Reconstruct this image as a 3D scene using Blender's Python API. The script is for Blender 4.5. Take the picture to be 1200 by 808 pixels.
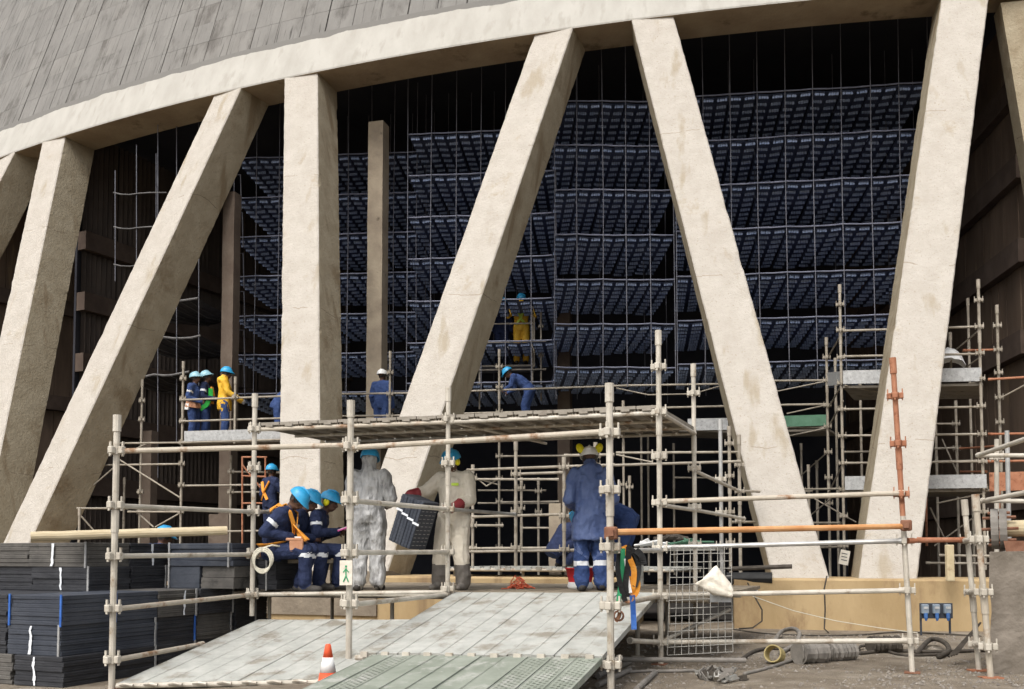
import bpy, bmesh, math, random
import numpy as np
from mathutils import Vector, Matrix, noise
random.seed(7)
R = math.radians
for o in list(bpy.data.objects): bpy.data.objects.remove(o, do_unlink=True)
scene = bpy.context.scene
COL = scene.collection
# ---------------------------------------------------------------- camera, sky, sun, exposure
FPX, PITCH, PPY, EYE = 1152.3, 0.0524, 588.2, 1.2      # focal length in photo pixels, tilt, horizon shift, eye height
cd = bpy.data.cameras.new('camera'); cam = bpy.data.objects.new('camera', cd); COL.objects.link(cam)
cam.location = (0, 0, EYE); cam.rotation_euler = (math.pi/2 + PITCH, 0, 0)
cd.sensor_width = 36; cd.sensor_fit = 'HORIZONTAL'; cd.lens = FPX/1200*36
cd.shift_y = (PPY - 404)/1200; cd.clip_start = .05; cd.clip_end = 2000
scene.camera = cam
SUN_EL, SUN_AZ = R(52), R(208)                           # azimuth clockwise from +Y: behind the camera, to its left
w = bpy.data.worlds.new('World'); scene.world = w; w.use_nodes = True
nt = w.node_tree; nt.nodes.clear()
sky = nt.nodes.new('ShaderNodeTexSky'); sky.sky_type = 'NISHITA'; sky.sun_disc = False
sky.sun_elevation = SUN_EL; sky.sun_rotation = SUN_AZ; sky.air_density = 1.0; sky.dust_density = 5.0; sky.ozone_density = 1.0
bg = nt.nodes.new('ShaderNodeBackground'); bg.inputs['Strength'].default_value = .15
wo = nt.nodes.new('ShaderNodeOutputWorld')
hs = nt.nodes.new('ShaderNodeHueSaturation'); hs.inputs['Saturation'].default_value = .35   # milky overcast sky
nt.links.new(sky.outputs[0], hs.inputs['Color']); nt.links.new(hs.outputs[0], bg.inputs[0]); nt.links.new(bg.outputs[0], wo.inputs[0])
sd = bpy.data.lights.new('sun', 'SUN'); sd.energy = 1.05; sd.angle = R(28); sd.color = (1, .965, .915)
sun = bpy.data.objects.new('sun', sd); COL.objects.link(sun)
sdir = Vector((math.cos(SUN_EL)*math.sin(SUN_AZ), math.cos(SUN_EL)*math.cos(SUN_AZ), math.sin(SUN_EL)))
sun.rotation_euler = (-sdir).to_track_quat('-Z', 'Y').to_euler(); sun.location = sdir*60
vs = scene.view_settings; vs.view_transform = 'Standard'; vs.look = 'None'; vs.exposure = .66; vs.gamma = 1
vs.use_curve_mapping = False

# ---------------------------------------------------------------- helpers
def P(px, py, Y):
    "world point that stands at depth Y and shows at photo pixel (px, py)"
    u, v = (px - 600)/FPX, (PPY - py)/FPX
    c, s = math.cos(PITCH), math.sin(PITCH)
    k = Y/(c - s*v)
    return Vector((u*k, Y, EYE + (s + c*v)*k))
def PZ(px, py, z):
    "world point at height z on the ray of a photo pixel"
    a = P(px, py, 1.0); d = a - Vector((0, 0, EYE)); k = (z - EYE)/d.z
    return Vector((0, 0, EYE)) + d*k
WM = {}
def tag(o, label=None, cat=None, group=None, kind=None):
    if label: o['label'] = label
    if cat: o['category'] = cat
    if group: o['group'] = group
    if kind: o['kind'] = kind
    return o
def place(o, parent=None, M=Matrix()):
    WM[o] = M.copy()
    if parent is not None:
        o.parent = parent; o.matrix_local = WM[parent].inverted() @ M
    else: o.matrix_world = M
    return o
def empty(name, loc, label=None, cat=None, group=None):
    o = bpy.data.objects.new(name, None); COL.objects.link(o); o.empty_display_size = .1
    place(o, None, Matrix.Translation(Vector(loc))); return tag(o, label, cat, group)
class MB:
    "collects shapes into one mesh"
    def __init__(s): s.v = []; s.f = []; s.m = []
    def add(s, vs_, fs, mi=0):
        b = len(s.v); s.v += [Vector(q) for q in vs_]; s.f += [[b+i for i in f] for f in fs]; s.m += [mi]*len(fs); return s
    def box(s, c, size, M=None, mi=0, bev=0.0):
        hx, hy, hz = size[0]/2, size[1]/2, size[2]/2
        if bev > 0:
            bm = bmesh.new(); bmesh.ops.create_cube(bm, size=1)
            for v in bm.verts: v.co = Vector((v.co.x*size[0], v.co.y*size[1], v.co.z*size[2]))
            bmesh.ops.bevel(bm, geom=list(bm.edges), offset=bev, segments=1, affect='EDGES')
            bm.verts.index_update()
            q = [v.co.copy() for v in bm.verts]; f = [[v.index for v in fc.verts] for fc in bm.faces]; bm.free()
        else:
            q = [Vector((x, y, z)) for x in (-hx, hx) for y in (-hy, hy) for z in (-hz, hz)]
            f = [(0,1,3,2), (4,6,7,5), (0,4,5,1), (2,3,7,6), (0,2,6,4), (1,5,7,3)]
        c = Vector(c)
        return s.add([(M @ p if M else p) + c for p in q], f, mi)
    def hexa(s, b, t, mi=0):
        "b, t: four corners below and four above, same order (counter-clockwise seen from above)"
        return s.add(list(b)+list(t), [(3,2,1,0), (4,5,6,7), (0,1,5,4), (1,2,6,5), (2,3,7,6), (3,0,4,7)], mi)
    def path(s, pts, r, seg=8, mi=0, cap=True):
        pts = [Vector(p) for p in pts]; rr = r if isinstance(r, (list, tuple)) else [r]*len(pts)
        vs_, fs = [], []; up = None
        for i, p in enumerate(pts):
            d = (pts[min(i+1, len(pts)-1)] - pts[max(i-1, 0)]).normalized()
            if up is None:
                up = Vector((0, 0, 1)) if abs(d.z) < .9 else Vector((1, 0, 0))
            a = d.cross(up).normalized(); b = a.cross(d).normalized(); up = b
            for k in range(seg):
                t = 2*math.pi*k/seg; vs_.append(p + (a*math.cos(t) + b*math.sin(t))*rr[i])
        n = len(pts)
        for i in range(n-1):
            for k in range(seg):
                k2 = (k+1) % seg; fs.append((i*seg+k, i*seg+k2, (i+1)*seg+k2, (i+1)*seg+k))
        if cap: fs += [tuple(range(seg))[::-1], tuple((n-1)*seg+k for k in range(seg))]
        return s.add(vs_, fs, mi)
    def tube(s, a, b, r, seg=8, mi=0): return s.path([a, b], r, seg, mi)
    def lathe(s, prof, c=(0,0,0), M=None, seg=16, mi=0):
        "prof: (radius, height) pairs, about local z"
        vs_, fs = [], []; c = Vector(c)
        for r, z in prof:
            for k in range(seg):
                t = 2*math.pi*k/seg; q = Vector((r*math.cos(t), r*math.sin(t), z)); vs_.append((M @ q if M else q) + c)
        for i in range(len(prof)-1):
            for k in range(seg):
                k2 = (k+1) % seg; fs.append((i*seg+k, i*seg+k2, (i+1)*seg+k2, (i+1)*seg+k))
        return s.add(vs_, fs, mi)
    def ball(s, c, r, M=None, mi=0, seg=12, rings=8):
        r = r if isinstance(r, (tuple, list)) else (r, r, r); c = Vector(c); vs_, fs = [], []
        for i in range(rings+1):
            a = math.pi*i/rings
            for k in range(seg):
                t = 2*math.pi*k/seg
                q = Vector((r[0]*math.sin(a)*math.cos(t), r[1]*math.sin(a)*math.sin(t), r[2]*math.cos(a)))
                vs_.append((M @ q if M else q) + c)
        for i in range(rings):
            for k in range(seg):
                k2 = (k+1) % seg; fs.append((i*seg+k, (i+1)*seg+k, (i+1)*seg+k2, i*seg+k2))
        return s.add(vs_, fs, mi)
    def mesh(s, name, mats, smooth=False, shift=None):
        me = bpy.data.meshes.new(name)
        me.from_pydata([(v-shift) if shift is not None else v for v in s.v], [], s.f)
        for m in (mats if isinstance(mats, (list, tuple)) else [mats]): me.materials.append(m)
        if any(s.m): me.polygons.foreach_set('material_index', s.m)
        if smooth: me.polygons.foreach_set('use_smooth', [True]*len(me.polygons))
        me.update(); return me
    def build(s, name, mats, parent=None, smooth=False):
        lo = Vector((min(v.x for v in s.v), min(v.y for v in s.v), min(v.z for v in s.v)))
        hi = Vector((max(v.x for v in s.v), max(v.y for v in s.v), max(v.z for v in s.v)))
        c = (lo+hi)/2
        if parent is None: c.z = lo.z
        o = bpy.data.objects.new(name, s.mesh(name, mats, smooth, c)); COL.objects.link(o)
        return place(o, parent, Matrix.Translation(c))
def inst(name, me, parent, M):
    o = bpy.data.objects.new(name, me); COL.objects.link(o); return place(o, parent, M)
def sstep(a, b, x):
    t = min(1, max(0, (x-a)/(b-a))); return t*t*(3-2*t)

# ---------------------------------------------------------------- materials
MATS = {}
def polar_coords(n, g):
    "arc length round the tower axis, 0, height"
    sp = n.nodes.new('ShaderNodeSeparateXYZ'); n.links.new(g.outputs['Position'], sp.inputs[0])
    ax = n.nodes.new('ShaderNodeMath'); ax.operation = 'SUBTRACT'; ax.inputs[1].default_value = 16.769; n.links.new(sp.outputs['X'], ax.inputs[0])
    ay = n.nodes.new('ShaderNodeMath'); ay.operation = 'SUBTRACT'; ay.inputs[0].default_value = 78.1; n.links.new(sp.outputs['Y'], ay.inputs[1])
    at = n.nodes.new('ShaderNodeMath'); at.operation = 'ARCTAN2'; n.links.new(ax.outputs[0], at.inputs[0]); n.links.new(ay.outputs[0], at.inputs[1])
    ml = n.nodes.new('ShaderNodeMath'); ml.operation = 'MULTIPLY'; ml.inputs[1].default_value = 59.0; n.links.new(at.outputs[0], ml.inputs[0])
    cb = n.nodes.new('ShaderNodeCombineXYZ'); n.links.new(ml.outputs[0], cb.inputs['X']); n.links.new(sp.outputs['Z'], cb.inputs['Z'])
    return cb.outputs[0]
def mat(name, c1, c2=None, scale=3.0, *a_, **k_):
    return _mat(name, c1, c2, scale, *a_, **k_)
def _mat(name, c1, c2=None, scale=3.0, rough=.8, metal=0.0, bump=0.0, bscale=30.0, stretch=(1,1,1), c3=None, s3=.7, t3=.62, spec=.3, detail=6, bdist=.02, bdet=5, brough=.5, streak=None, polar=False, speck=None, lines=None):
    "procedural: two colours mixed by noise, an optional third as blotches, noise bump"
    m = bpy.data.materials.new(name); m.use_nodes = True; n = m.node_tree; b = n.nodes['Principled BSDF']; L = n.links.new
    b.inputs['Roughness'].default_value = rough; b.inputs['Metallic'].default_value = metal
    b.inputs['Specular IOR Level'].default_value = spec
    MATS[name] = m
    if c2 is None and not bump: b.inputs['Base Color'].default_value = (*c1, 1); return m
    g = n.nodes.new('ShaderNodeNewGeometry'); mp = n.nodes.new('ShaderNodeMapping'); mp.inputs['Scale'].default_value = stretch
    L(g.outputs['Position'], mp.inputs['Vector'])
    c2 = c2 or c1
    nz = n.nodes.new('ShaderNodeTexNoise'); nz.inputs['Scale'].default_value = scale; nz.inputs['Detail'].default_value = detail
    nz.inputs['Roughness'].default_value = .62
    L(mp.outputs[0], nz.inputs['Vector'])
    rp = n.nodes.new('ShaderNodeValToRGB'); rp.color_ramp.elements[0].position = .36; rp.color_ramp.elements[1].position = .66
    rp.color_ramp.elements[0].color = (*c1, 1); rp.color_ramp.elements[1].color = (*c2, 1)
    L(nz.outputs['Fac'], rp.inputs['Fac']); out = rp.outputs['Color']
    if c3:
        n3 = n.nodes.new('ShaderNodeTexNoise'); n3.inputs['Scale'].default_value = s3; n3.inputs['Detail'].default_value = 8
        n3.inputs['Roughness'].default_value = .68; L(mp.outputs[0], n3.inputs['Vector'])
        r3 = n.nodes.new('ShaderNodeValToRGB'); r3.color_ramp.elements[0].position = t3-.06; r3.color_ramp.elements[1].position = t3+.06
        L(n3.outputs['Fac'], r3.inputs['Fac'])
        mx = n.nodes.new('ShaderNodeMix'); mx.data_type = 'RGBA'; L(r3.outputs['Color'], mx.inputs['Factor'])
        L(out, mx.inputs['A']); mx.inputs['B'].default_value = (*c3, 1); out = mx.outputs['Result']
    if streak:      # run-down marks: (colour, scale, threshold)
        ms_ = n.nodes.new('ShaderNodeMapping'); ms_.inputs['Scale'].default_value = (1, 1, .06)
        L(polar_coords(n, g) if polar else g.outputs['Position'], ms_.inputs['Vector'])
        n4 = n.nodes.new('ShaderNodeTexNoise'); n4.inputs['Scale'].default_value = streak[1]; n4.inputs['Detail'].default_value = 7; L(ms_.outputs[0], n4.inputs['Vector'])
        r4 = n.nodes.new('ShaderNodeValToRGB'); r4.color_ramp.elements[0].position = streak[2]; r4.color_ramp.elements[1].position = streak[2]+.1; L(n4.outputs['Fac'], r4.inputs['Fac'])
        m4 = n.nodes.new('ShaderNodeMix'); m4.data_type = 'RGBA'; L(r4.outputs['Color'], m4.inputs['Factor']); L(out, m4.inputs['A']); m4.inputs['B'].default_value = (*streak[0], 1); out = m4.outputs['Result']
    if speck:       # small aggregate spots: (colour, scale, threshold)
        n5 = n.nodes.new('ShaderNodeTexNoise'); n5.inputs['Scale'].default_value = speck[1]; n5.inputs['Detail'].default_value = 3; L(g.outputs['Position'], n5.inputs['Vector'])
        r5 = n.nodes.new('ShaderNodeValToRGB'); r5.color_ramp.elements[0].position = speck[2]; r5.color_ramp.elements[1].position = speck[2]+.08; L(n5.outputs['Fac'], r5.inputs['Fac'])
        m5 = n.nodes.new('ShaderNodeMix'); m5.data_type = 'RGBA'; L(r5.outputs['Color'], m5.inputs['Factor']); L(out, m5.inputs['A']); m5.inputs['B'].default_value = (*speck[0], 1); out = m5.outputs['Result']
    if lines:       # pour joints: thin wandering level lines (colour, metres apart)
        sz = n.nodes.new('ShaderNodeSeparateXYZ'); L(g.outputs['Position'], sz.inputs[0])
        nw = n.nodes.new('ShaderNodeTexNoise'); nw.inputs['Scale'].default_value = 1.1; nw.inputs['Detail'].default_value = 6; L(g.outputs['Position'], nw.inputs['Vector'])
        wz = n.nodes.new('ShaderNodeMath'); wz.operation = 'MULTIPLY_ADD'; wz.inputs[1].default_value = .5; L(nw.outputs['Fac'], wz.inputs[0]); L(sz.outputs['Z'], wz.inputs[2])
        dv = n.nodes.new('ShaderNodeMath'); dv.operation = 'DIVIDE'; dv.inputs[1].default_value = lines[1]; L(wz.outputs[0], dv.inputs[0])
        fr = n.nodes.new('ShaderNodeMath'); fr.operation = 'FRACT'; L(dv.outputs[0], fr.inputs[0])
        lt = n.nodes.new('ShaderNodeMath'); lt.operation = 'LESS_THAN'; lt.inputs[1].default_value = .016/lines[1]; L(fr.outputs[0], lt.inputs[0])
        nb2 = n.nodes.new('ShaderNodeTexNoise'); nb2.inputs['Scale'].default_value = 2.3; L(g.outputs['Position'], nb2.inputs['Vector'])
        gt = n.nodes.new('ShaderNodeMath'); gt.operation = 'GREATER_THAN'; gt.inputs[1].default_value = .5; L(nb2.outputs['Fac'], gt.inputs[0])
        an_ = n.nodes.new('ShaderNodeMath'); an_.operation = 'MULTIPLY'; L(lt.outputs[0], an_.inputs[0]); L(gt.outputs[0], an_.inputs[1])
        m6 = n.nodes.new('ShaderNodeMix'); m6.data_type = 'RGBA'; L(an_.outputs[0], m6.inputs['Factor']); L(out, m6.inputs['A']); m6.inputs['B'].default_value = (*lines[0], 1); out = m6.outputs['Result']
    L(out, b.inputs['Base Color'])
    if bump:
        nb = n.nodes.new('ShaderNodeTexNoise'); nb.inputs['Scale'].default_value = bscale; nb.inputs['Detail'].default_value = bdet; nb.inputs['Roughness'].default_value = brough
        L(mp.outputs[0], nb.inputs['Vector'])
        bp = n.nodes.new('ShaderNodeBump'); bp.inputs['Strength'].default_value = bump; bp.inputs['Distance'].default_value = bdist
        L(nb.outputs['Fac'], bp.inputs['Height']); L(bp.outputs[0], b.inputs['Normal'])
    return m
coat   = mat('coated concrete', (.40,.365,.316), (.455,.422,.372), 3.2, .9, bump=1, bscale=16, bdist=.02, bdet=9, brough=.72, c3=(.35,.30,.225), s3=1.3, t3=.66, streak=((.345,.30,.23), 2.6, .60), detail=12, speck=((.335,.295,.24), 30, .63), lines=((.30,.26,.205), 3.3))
brown  = mat('weathered brown concrete', (.29,.215,.135), (.38,.30,.195), 1.1, .92, bump=.6, bscale=10, c3=(.15,.105,.06), s3=.9, t3=.62)
shellm = mat('old grey shell concrete', (.165,.158,.146), (.205,.197,.182), 2.2, .9, bump=.8, bscale=14, bdet=8, stretch=(1,1,.25), c3=(.115,.108,.098), s3=1.6, t3=.6, streak=((.062,.058,.052), 15.0, .60), polar=True)
jointm = mat('dark joint mortar', (.055,.052,.047), (.075,.071,.065), 3, .95)
curbm  = mat('ochre stained basin wall', (.33,.235,.12), (.42,.31,.17), 1.2, .9, bump=.4, bscale=14, c3=(.26,.175,.095), s3=1.3, t3=.58, stretch=(1,1,.5), streak=((.22,.15,.085), 2.5, .6), detail=9)
pedm   = mat('grey pedestal concrete', (.17,.14,.105), (.24,.2,.15), 2.5, .95, bump=.6, bscale=16)
blockm = mat('muddy concrete block', (.15,.128,.102), (.225,.195,.16), 3, .95, bump=1, bscale=12, c3=(.075,.062,.05), s3=1.5, t3=.62)
ipost  = mat('pale interior post concrete', (.22,.18,.135), (.32,.27,.2), 2, .95, bump=.4, bscale=14, c3=(.07,.055,.04), s3=2.2, t3=.67)
ipost2 = mat('dark interior post concrete', (.12,.09,.07), (.17,.135,.105), 2, .95, bump=.4, bscale=14)  # darker than the pale posts
groundm= mat('dusty gravel ground', (.175,.14,.10), (.29,.245,.187), 2.6, .97, bump=1, bscale=30, bdist=.04, bdet=9, brough=.7, c3=(.35,.31,.25), s3=1.1, t3=.6, detail=10)
basinm = mat('dark basin floor', (.02,.018,.016), (.035,.03,.026), 1, .8)  # near black brown
darkm  = mat('shade toned inner surface', (.024,.025,.034), (.036,.036,.044), .6, .95)  # near black colour stands in for the shade deep inside
tubem  = mat('dull galvanised scaffold tube', (.38,.345,.285), (.54,.50,.425), 4, .5, .0, c3=(.24,.185,.125), s3=5, t3=.62, spec=.4)
tubeb  = mat('bare galvanised scaffold tube', (.33,.325,.305), (.47,.465,.445), 5, .42, .3, c3=(.25,.235,.21), s3=6, t3=.63, spec=.5)
tubec  = mat('rust spotted scaffold tube', (.36,.315,.245), (.50,.45,.37), 4, .6, .0, c3=(.22,.125,.065), s3=4, t3=.58, spec=.3)
tube2  = mat('darker interior scaffold tube', (.24,.21,.165), (.36,.32,.26), 5, .6, c3=(.17,.14,.10), s3=6, t3=.63, spec=.35)  # darker than the outdoor tubes, with brown blotches
orangem= mat('worn orange tube paint', (.50,.235,.09), (.60,.33,.15), 5, .6, c3=(.30,.12,.05), s3=14, t3=.66)
rustm  = mat('rust red tube', (.29,.115,.06), (.38,.18,.105), 6, .8, c3=(.16,.06,.03), s3=9, t3=.6)
fittm  = mat('rusty brown fitting', (.16,.07,.04), (.24,.12,.075), 14, .8)
fillm  = mat('black plastic fill', (.048,.062,.112), (.074,.09,.15), 3, .55)
dashm  = mat('lit toned fill slat', (.26,.345,.54), (.38,.47,.68), 2.5, .7)  # pale blue, painted as if the slat facets caught daylight
edgem  = mat('grey fill edge rail', (.12,.13,.18), (.19,.20,.26), 5, .6)
rodm   = mat('steel hanger rod', (.11,.112,.135), (.17,.172,.195), 5, .5)
packm  = mat('black fill pack sheet', (.026,.027,.031), (.044,.045,.050), 4, .55, c3=(.06,.062,.068), s3=2.2, t3=.62, stretch=(1,1,3), bump=.3, bscale=30)
packg  = mat('dusty grey fill pack sheet', (.08,.075,.069), (.125,.117,.105), 4, .8, c3=(.045,.043,.04), s3=3, t3=.6, bump=.3, bscale=30)
packb  = mat('blue black fill pack sheet', (.036,.042,.056), (.06,.067,.082), 3, .5, c3=(.07,.075,.085), s3=2.5, t3=.64, bump=.25, bscale=30)
whitep = mat('white marking paint', (.66,.69,.72), (.75,.77,.8), 20, .8)
bluest = mat('blue plastic strap', (.03,.10,.36), (.05,.15,.45), 10, .5)
greyst = mat('grey plastic strap', (.24,.24,.24), (.34,.34,.33), 12, .5)
plankm = mat('grey steel ramp plank', (.33,.335,.305), (.44,.44,.405), 5, .75, bump=.35, bscale=60, c3=(.235,.215,.175), s3=2.2, t3=.57, detail=12)
dirtyp = mat('dirty work deck plank', (.20,.165,.12), (.30,.255,.19), 3, .9, bump=.4, bscale=40, c3=(.14,.11,.08), s3=1.8, t3=.6)
roofp  = mat('scaffold deck plank', (.22,.195,.16), (.32,.29,.245), 4, .8, c3=(.15,.125,.1), s3=4, t3=.6)
toem   = mat('galvanised toe board', (.34,.345,.34), (.46,.465,.46), 12, .6, c3=(.27,.27,.265), s3=22, t3=.58)
greenp = mat('faded green plank', (.185,.205,.165), (.26,.28,.235), 3, .8, c3=(.33,.335,.30), s3=4, t3=.58, bump=.2, bscale=40)
greent = mat('green perforated toe board', (.07,.16,.10), (.10,.21,.14), 6, .7)
woodm  = mat('pale timber pole', (.44,.36,.23), (.55,.47,.32), 6, .8, stretch=(1,1,8))
corrm  = mat('dark corrugated sheet', (.055,.043,.036), (.09,.071,.058), 2.5, .8, stretch=(1,1,.3))  # dark brown, noise drawn out vertically
pwall  = mat('dark brown beam', (.075,.053,.042), (.115,.085,.067), 2, .9)  # dark brown mottle
woodw  = mat('dark brown wall board', (.105,.075,.055), (.17,.122,.088), 2, .85, stretch=(1,1,.2), c3=(.27,.19,.11), s3=1.6, t3=.66)  # dark brown with scattered tan patches
mnav   = mat('navy work cloth', (.012,.019,.052), (.021,.031,.078), 9, .85, bump=.9, bscale=10, bdist=.05)
mblue  = mat('royal blue work cloth', (.025,.05,.145), (.042,.075,.195), 9, .85, bump=.9, bscale=10, bdist=.05)
mrain  = mat('blue rain jacket', (.062,.095,.22), (.105,.15,.30), 5, .5, bump=1, bscale=7, bdist=.06, stretch=(1,1,.55))
msilver= mat('grey disposable coverall', (.32,.32,.315), (.52,.52,.51), 9, .4, bump=1, bscale=16, bdist=.05, stretch=(1,1,.35), c3=(.19,.19,.188), s3=8, t3=.56, spec=.5)
mwhite = mat('cream coverall', (.55,.50,.41), (.66,.61,.51), 5, .8, bump=1, bscale=8, bdist=.05, stretch=(1,1,.6))
myel   = mat('yellow rain suit', (.62,.34,.02), (.74,.45,.05), 6, .6, bump=.5, bscale=12)
mskin  = mat('dark brown skin', (.075,.036,.022), (.105,.055,.034), 12, .55)
mboot  = mat('dusty dark boot', (.03,.027,.024), (.06,.055,.05), 10, .8)
mwell  = mat('grey rubber boot', (.10,.09,.078), (.15,.135,.12), 8, .7)
mglove = mat('maroon rubber glove', (.16,.018,.022), (.22,.032,.036), 8, .6)
mgreyg = mat('grey work glove', (.25,.25,.26), (.33,.33,.34), 10, .8)
mrefl  = mat('silver reflective tape', (.60,.62,.64), (.70,.72,.74), 14, .4)
mlime  = mat('lime reflective tape', (.45,.62,.05), (.55,.72,.12), 10, .5)
mhelb  = mat('sky blue helmet', (.02,.26,.50), (.035,.33,.60), 9, .42, spec=.45, c3=(.10,.30,.45), s3=14, t3=.64)
mhelp  = mat('faded pale blue helmet', (.22,.42,.5), (.27,.47,.54), 8, .4, spec=.5)
mhelw  = mat('white helmet', (.72,.72,.70), (.80,.80,.78), 8, .3, spec=.5)
mmuff  = mat('yellow ear muff', (.75,.66,.01), (.82,.74,.03), 10, .4)
mblack = mat('matt black', (.012,.012,.012), (.02,.02,.02), 10, .6)
mharn  = mat('orange harness webbing', (.60,.22,.02), (.70,.31,.05), 10, .8)
mharg  = mat('green harness pad', (.03,.42,.06), (.05,.52,.09), 10, .7)
mleath = mat('tan leather pouch', (.36,.17,.09), (.45,.24,.14), 10, .7)
mpink  = mat('pink notebook cover', (.62,.10,.32), (.7,.16,.4), 10, .6)
mpaper = mat('paper white', (.7,.7,.68), (.78,.78,.76), 10, .8)
mred   = mat('red plastic', (.50,.02,.03), (.60,.04,.045), 8, .45)
mcone  = mat('orange red cone plastic', (.68,.085,.03), (.78,.12,.05), 8, .5)
mwire  = mat('galvanised mesh wire', (.25,.24,.215), (.34,.33,.30), 10, .55)
mbag   = mat('off white sack cloth', (.62,.57,.48), (.72,.67,.57), 7, .9, bump=.4, bscale=25)
mhose  = mat('dark rubber hose', (.045,.038,.03), (.085,.072,.058), 8, .8)
mgrey  = mat('weathered grey pipe', (.16,.148,.13), (.24,.22,.195), 8, .8)
mypipe = mat('yellowed plastic pipe', (.36,.29,.12), (.45,.37,.18), 6, .7)
mcream = mat('flaking cream pipe paint', (.44,.36,.22), (.54,.46,.30), 7, .7, c3=(.25,.16,.09), s3=6, t3=.62)
mpanel = mat('dark socket panel', (.035,.04,.05), (.05,.056,.068), 10, .6)
msock  = mat('grey blue socket housing', (.16,.20,.24), (.22,.26,.3), 10, .5)
mplug  = mat('blue plug', (.03,.09,.25), (.05,.13,.31), 10, .5)
mnet   = mat('red netting', (.50,.09,.045), (.60,.15,.08), 20, .9)
mrope  = mat('cream rope', (.50,.47,.38), (.60,.57,.47), 30, .9)
mgreen = mat('green print', (.03,.28,.12), (.05,.33,.15), 20, .8)
stonem = mat('pale stone chip', (.13,.11,.088), (.33,.30,.26), 25, .95)

# ---------------------------------------------------------------- ground
def gh(x, y):
    z = -.13*sstep(1.2, 4.0, -x)*sstep(16, 12, y)
    return z
mb = MB(); xs = [-400, -120, -40, -20] + [-12 + .5*i for i in range(49)] + [14, 20, 40, 120, 400]
ys = [-400, -100, -30, -5, 2] + [4 + .5*i for i in range(24)] + [17, 20, 30]
gv = [(x, y, gh(x, y) + (.018*noise.noise(Vector((x*.9, y*.9, 0))) + .012*noise.noise(Vector((x*2.7, y*2.7, 5))) if -12 < x < 14 and 4 < y < 16 else 0)) for y in ys for x in xs]
nx = len(xs)
mb.add(gv, [(j*nx+i, j*nx+i+1, (j+1)*nx+i+1, (j+1)*nx+i) for j in range(len(ys)-1) for i in range(nx-1)])
tag(mb.build('ground', groundm, smooth=True), kind='structure')
# loose stones on it
mb = MB(); rg = random.Random(3)
for k in range(11000):
    x, y = rg.uniform(-.2, 6.4), rg.uniform(8.0, 14.6)
    if noise.noise(Vector((x*.8, y*.8, 9))) < rg.uniform(-.45, .35): continue
    s = rg.choice((.006, .008, .010, .013, .018, .026)) ; q = []
    for d in ((1,0,0), (-.5,.87,0), (-.5,-.87,0), (.2,.1,.8)):
        q.append((x + d[0]*s*rg.uniform(.6,1.3), y + d[1]*s*rg.uniform(.6,1.3), gh(x,y) + .002 + d[2]*s*rg.uniform(.6,1.1)))
    mb.add(q, [(0,1,3), (1,2,3), (2,0,3)])
tag(mb.build('gravel', stonem), 'loose pale stone chips scattered over the dusty ground', 'gravel', kind='stuff')

# ---------------------------------------------------------------- cooling tower
TC = Vector((16.769, 78.1, 0)); RB, ZB, RT, ZT = 63.354, .6, 59.416, 12.54
TH0, DTH, GB, GT, LW, LD, TW = -.1816, .1414, .6298, 1.0763, .8894, 1.0173, -.0561
SL = (RB-RT)/(ZT-ZB)
def tp(r, th, z): return Vector((TC.x + r*math.sin(th), TC.y - r*math.cos(th), z))
tower = empty('cooling_tower', tp(RB, TH0, 0), 'concrete cooling tower base with slanted legs under a pale ring beam', 'tower')
def rough_leg(v, s):
    c = TH0 + v*DTH; tb = c + s*GB/RB; tt = c + s*(DTH/2 - GT/RT)
    B, T = tp(RB, tb, ZB), tp(RT, tt, ZT); T = B + (T-B)*1.006
    thm = (tb+tt)/2 + s*TW
    t = Vector((math.cos(thm), math.sin(thm), 0)); n = Vector((math.sin(thm), -math.cos(thm), 0))
    mb = MB(); NL, NW, bv = 150, 8, .022
    # outline of the section (front edge first), small chamfers
    hw = LW/2
    sec = [(-hw+bv, 0)] + [(-hw + LW*i/NW, 0) for i in range(1, NW)] + [(hw-bv, 0), (hw, bv)] + [(hw, LD*i/NW) for i in range(1, NW)] + \
          [(hw, LD-bv), (hw-bv, LD)] + [(-hw+bv, LD), (-hw, LD-bv)] + [(-hw, LD*(1-i/4)) for i in range(1, 4)] + [(-hw, bv)]
    m = len(sec); vs_, fs, fm = [], [], []
    for i in range(NL+1):
        k = i/NL; cpt = B + (T-B)*k
        for j, (a, d) in enumerate(sec):
            q = cpt + t*a - n*d
            e = .004*noise.noise(q*1.2) + .003*noise.noise(q*5.5)
            edge = min(abs(abs(a)-hw), .2) + min(min(d, LD-d), .2)
            if edge < .03: e += .006*noise.noise(q*9) - .006*abs(noise.noise(q*3.1 + Vector((7,1,3)))) - .06*max(0, noise.noise(q*2.3 + Vector((2,9,4)))-.42)
            dirv = (t*(a/hw) - n*((d-LD/2)/(LD/2)))
            vs_.append(q + dirv*e)
    for i in range(NL):
        for j in range(m):
            j2 = (j+1) % m; fs.append((i*m+j, i*m+j2, (i+1)*m+j2, (i+1)*m+j))
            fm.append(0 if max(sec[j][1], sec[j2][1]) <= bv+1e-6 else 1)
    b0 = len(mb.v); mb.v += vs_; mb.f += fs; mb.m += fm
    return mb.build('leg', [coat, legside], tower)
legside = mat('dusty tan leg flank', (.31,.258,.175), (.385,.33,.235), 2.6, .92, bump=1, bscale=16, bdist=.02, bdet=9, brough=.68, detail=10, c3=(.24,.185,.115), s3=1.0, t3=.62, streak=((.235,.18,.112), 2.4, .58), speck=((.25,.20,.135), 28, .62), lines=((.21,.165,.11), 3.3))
for v in (-4, -3, -2, -1, 0, 1):
    for s in (-1, 1): rough_leg(v, s)
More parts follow.
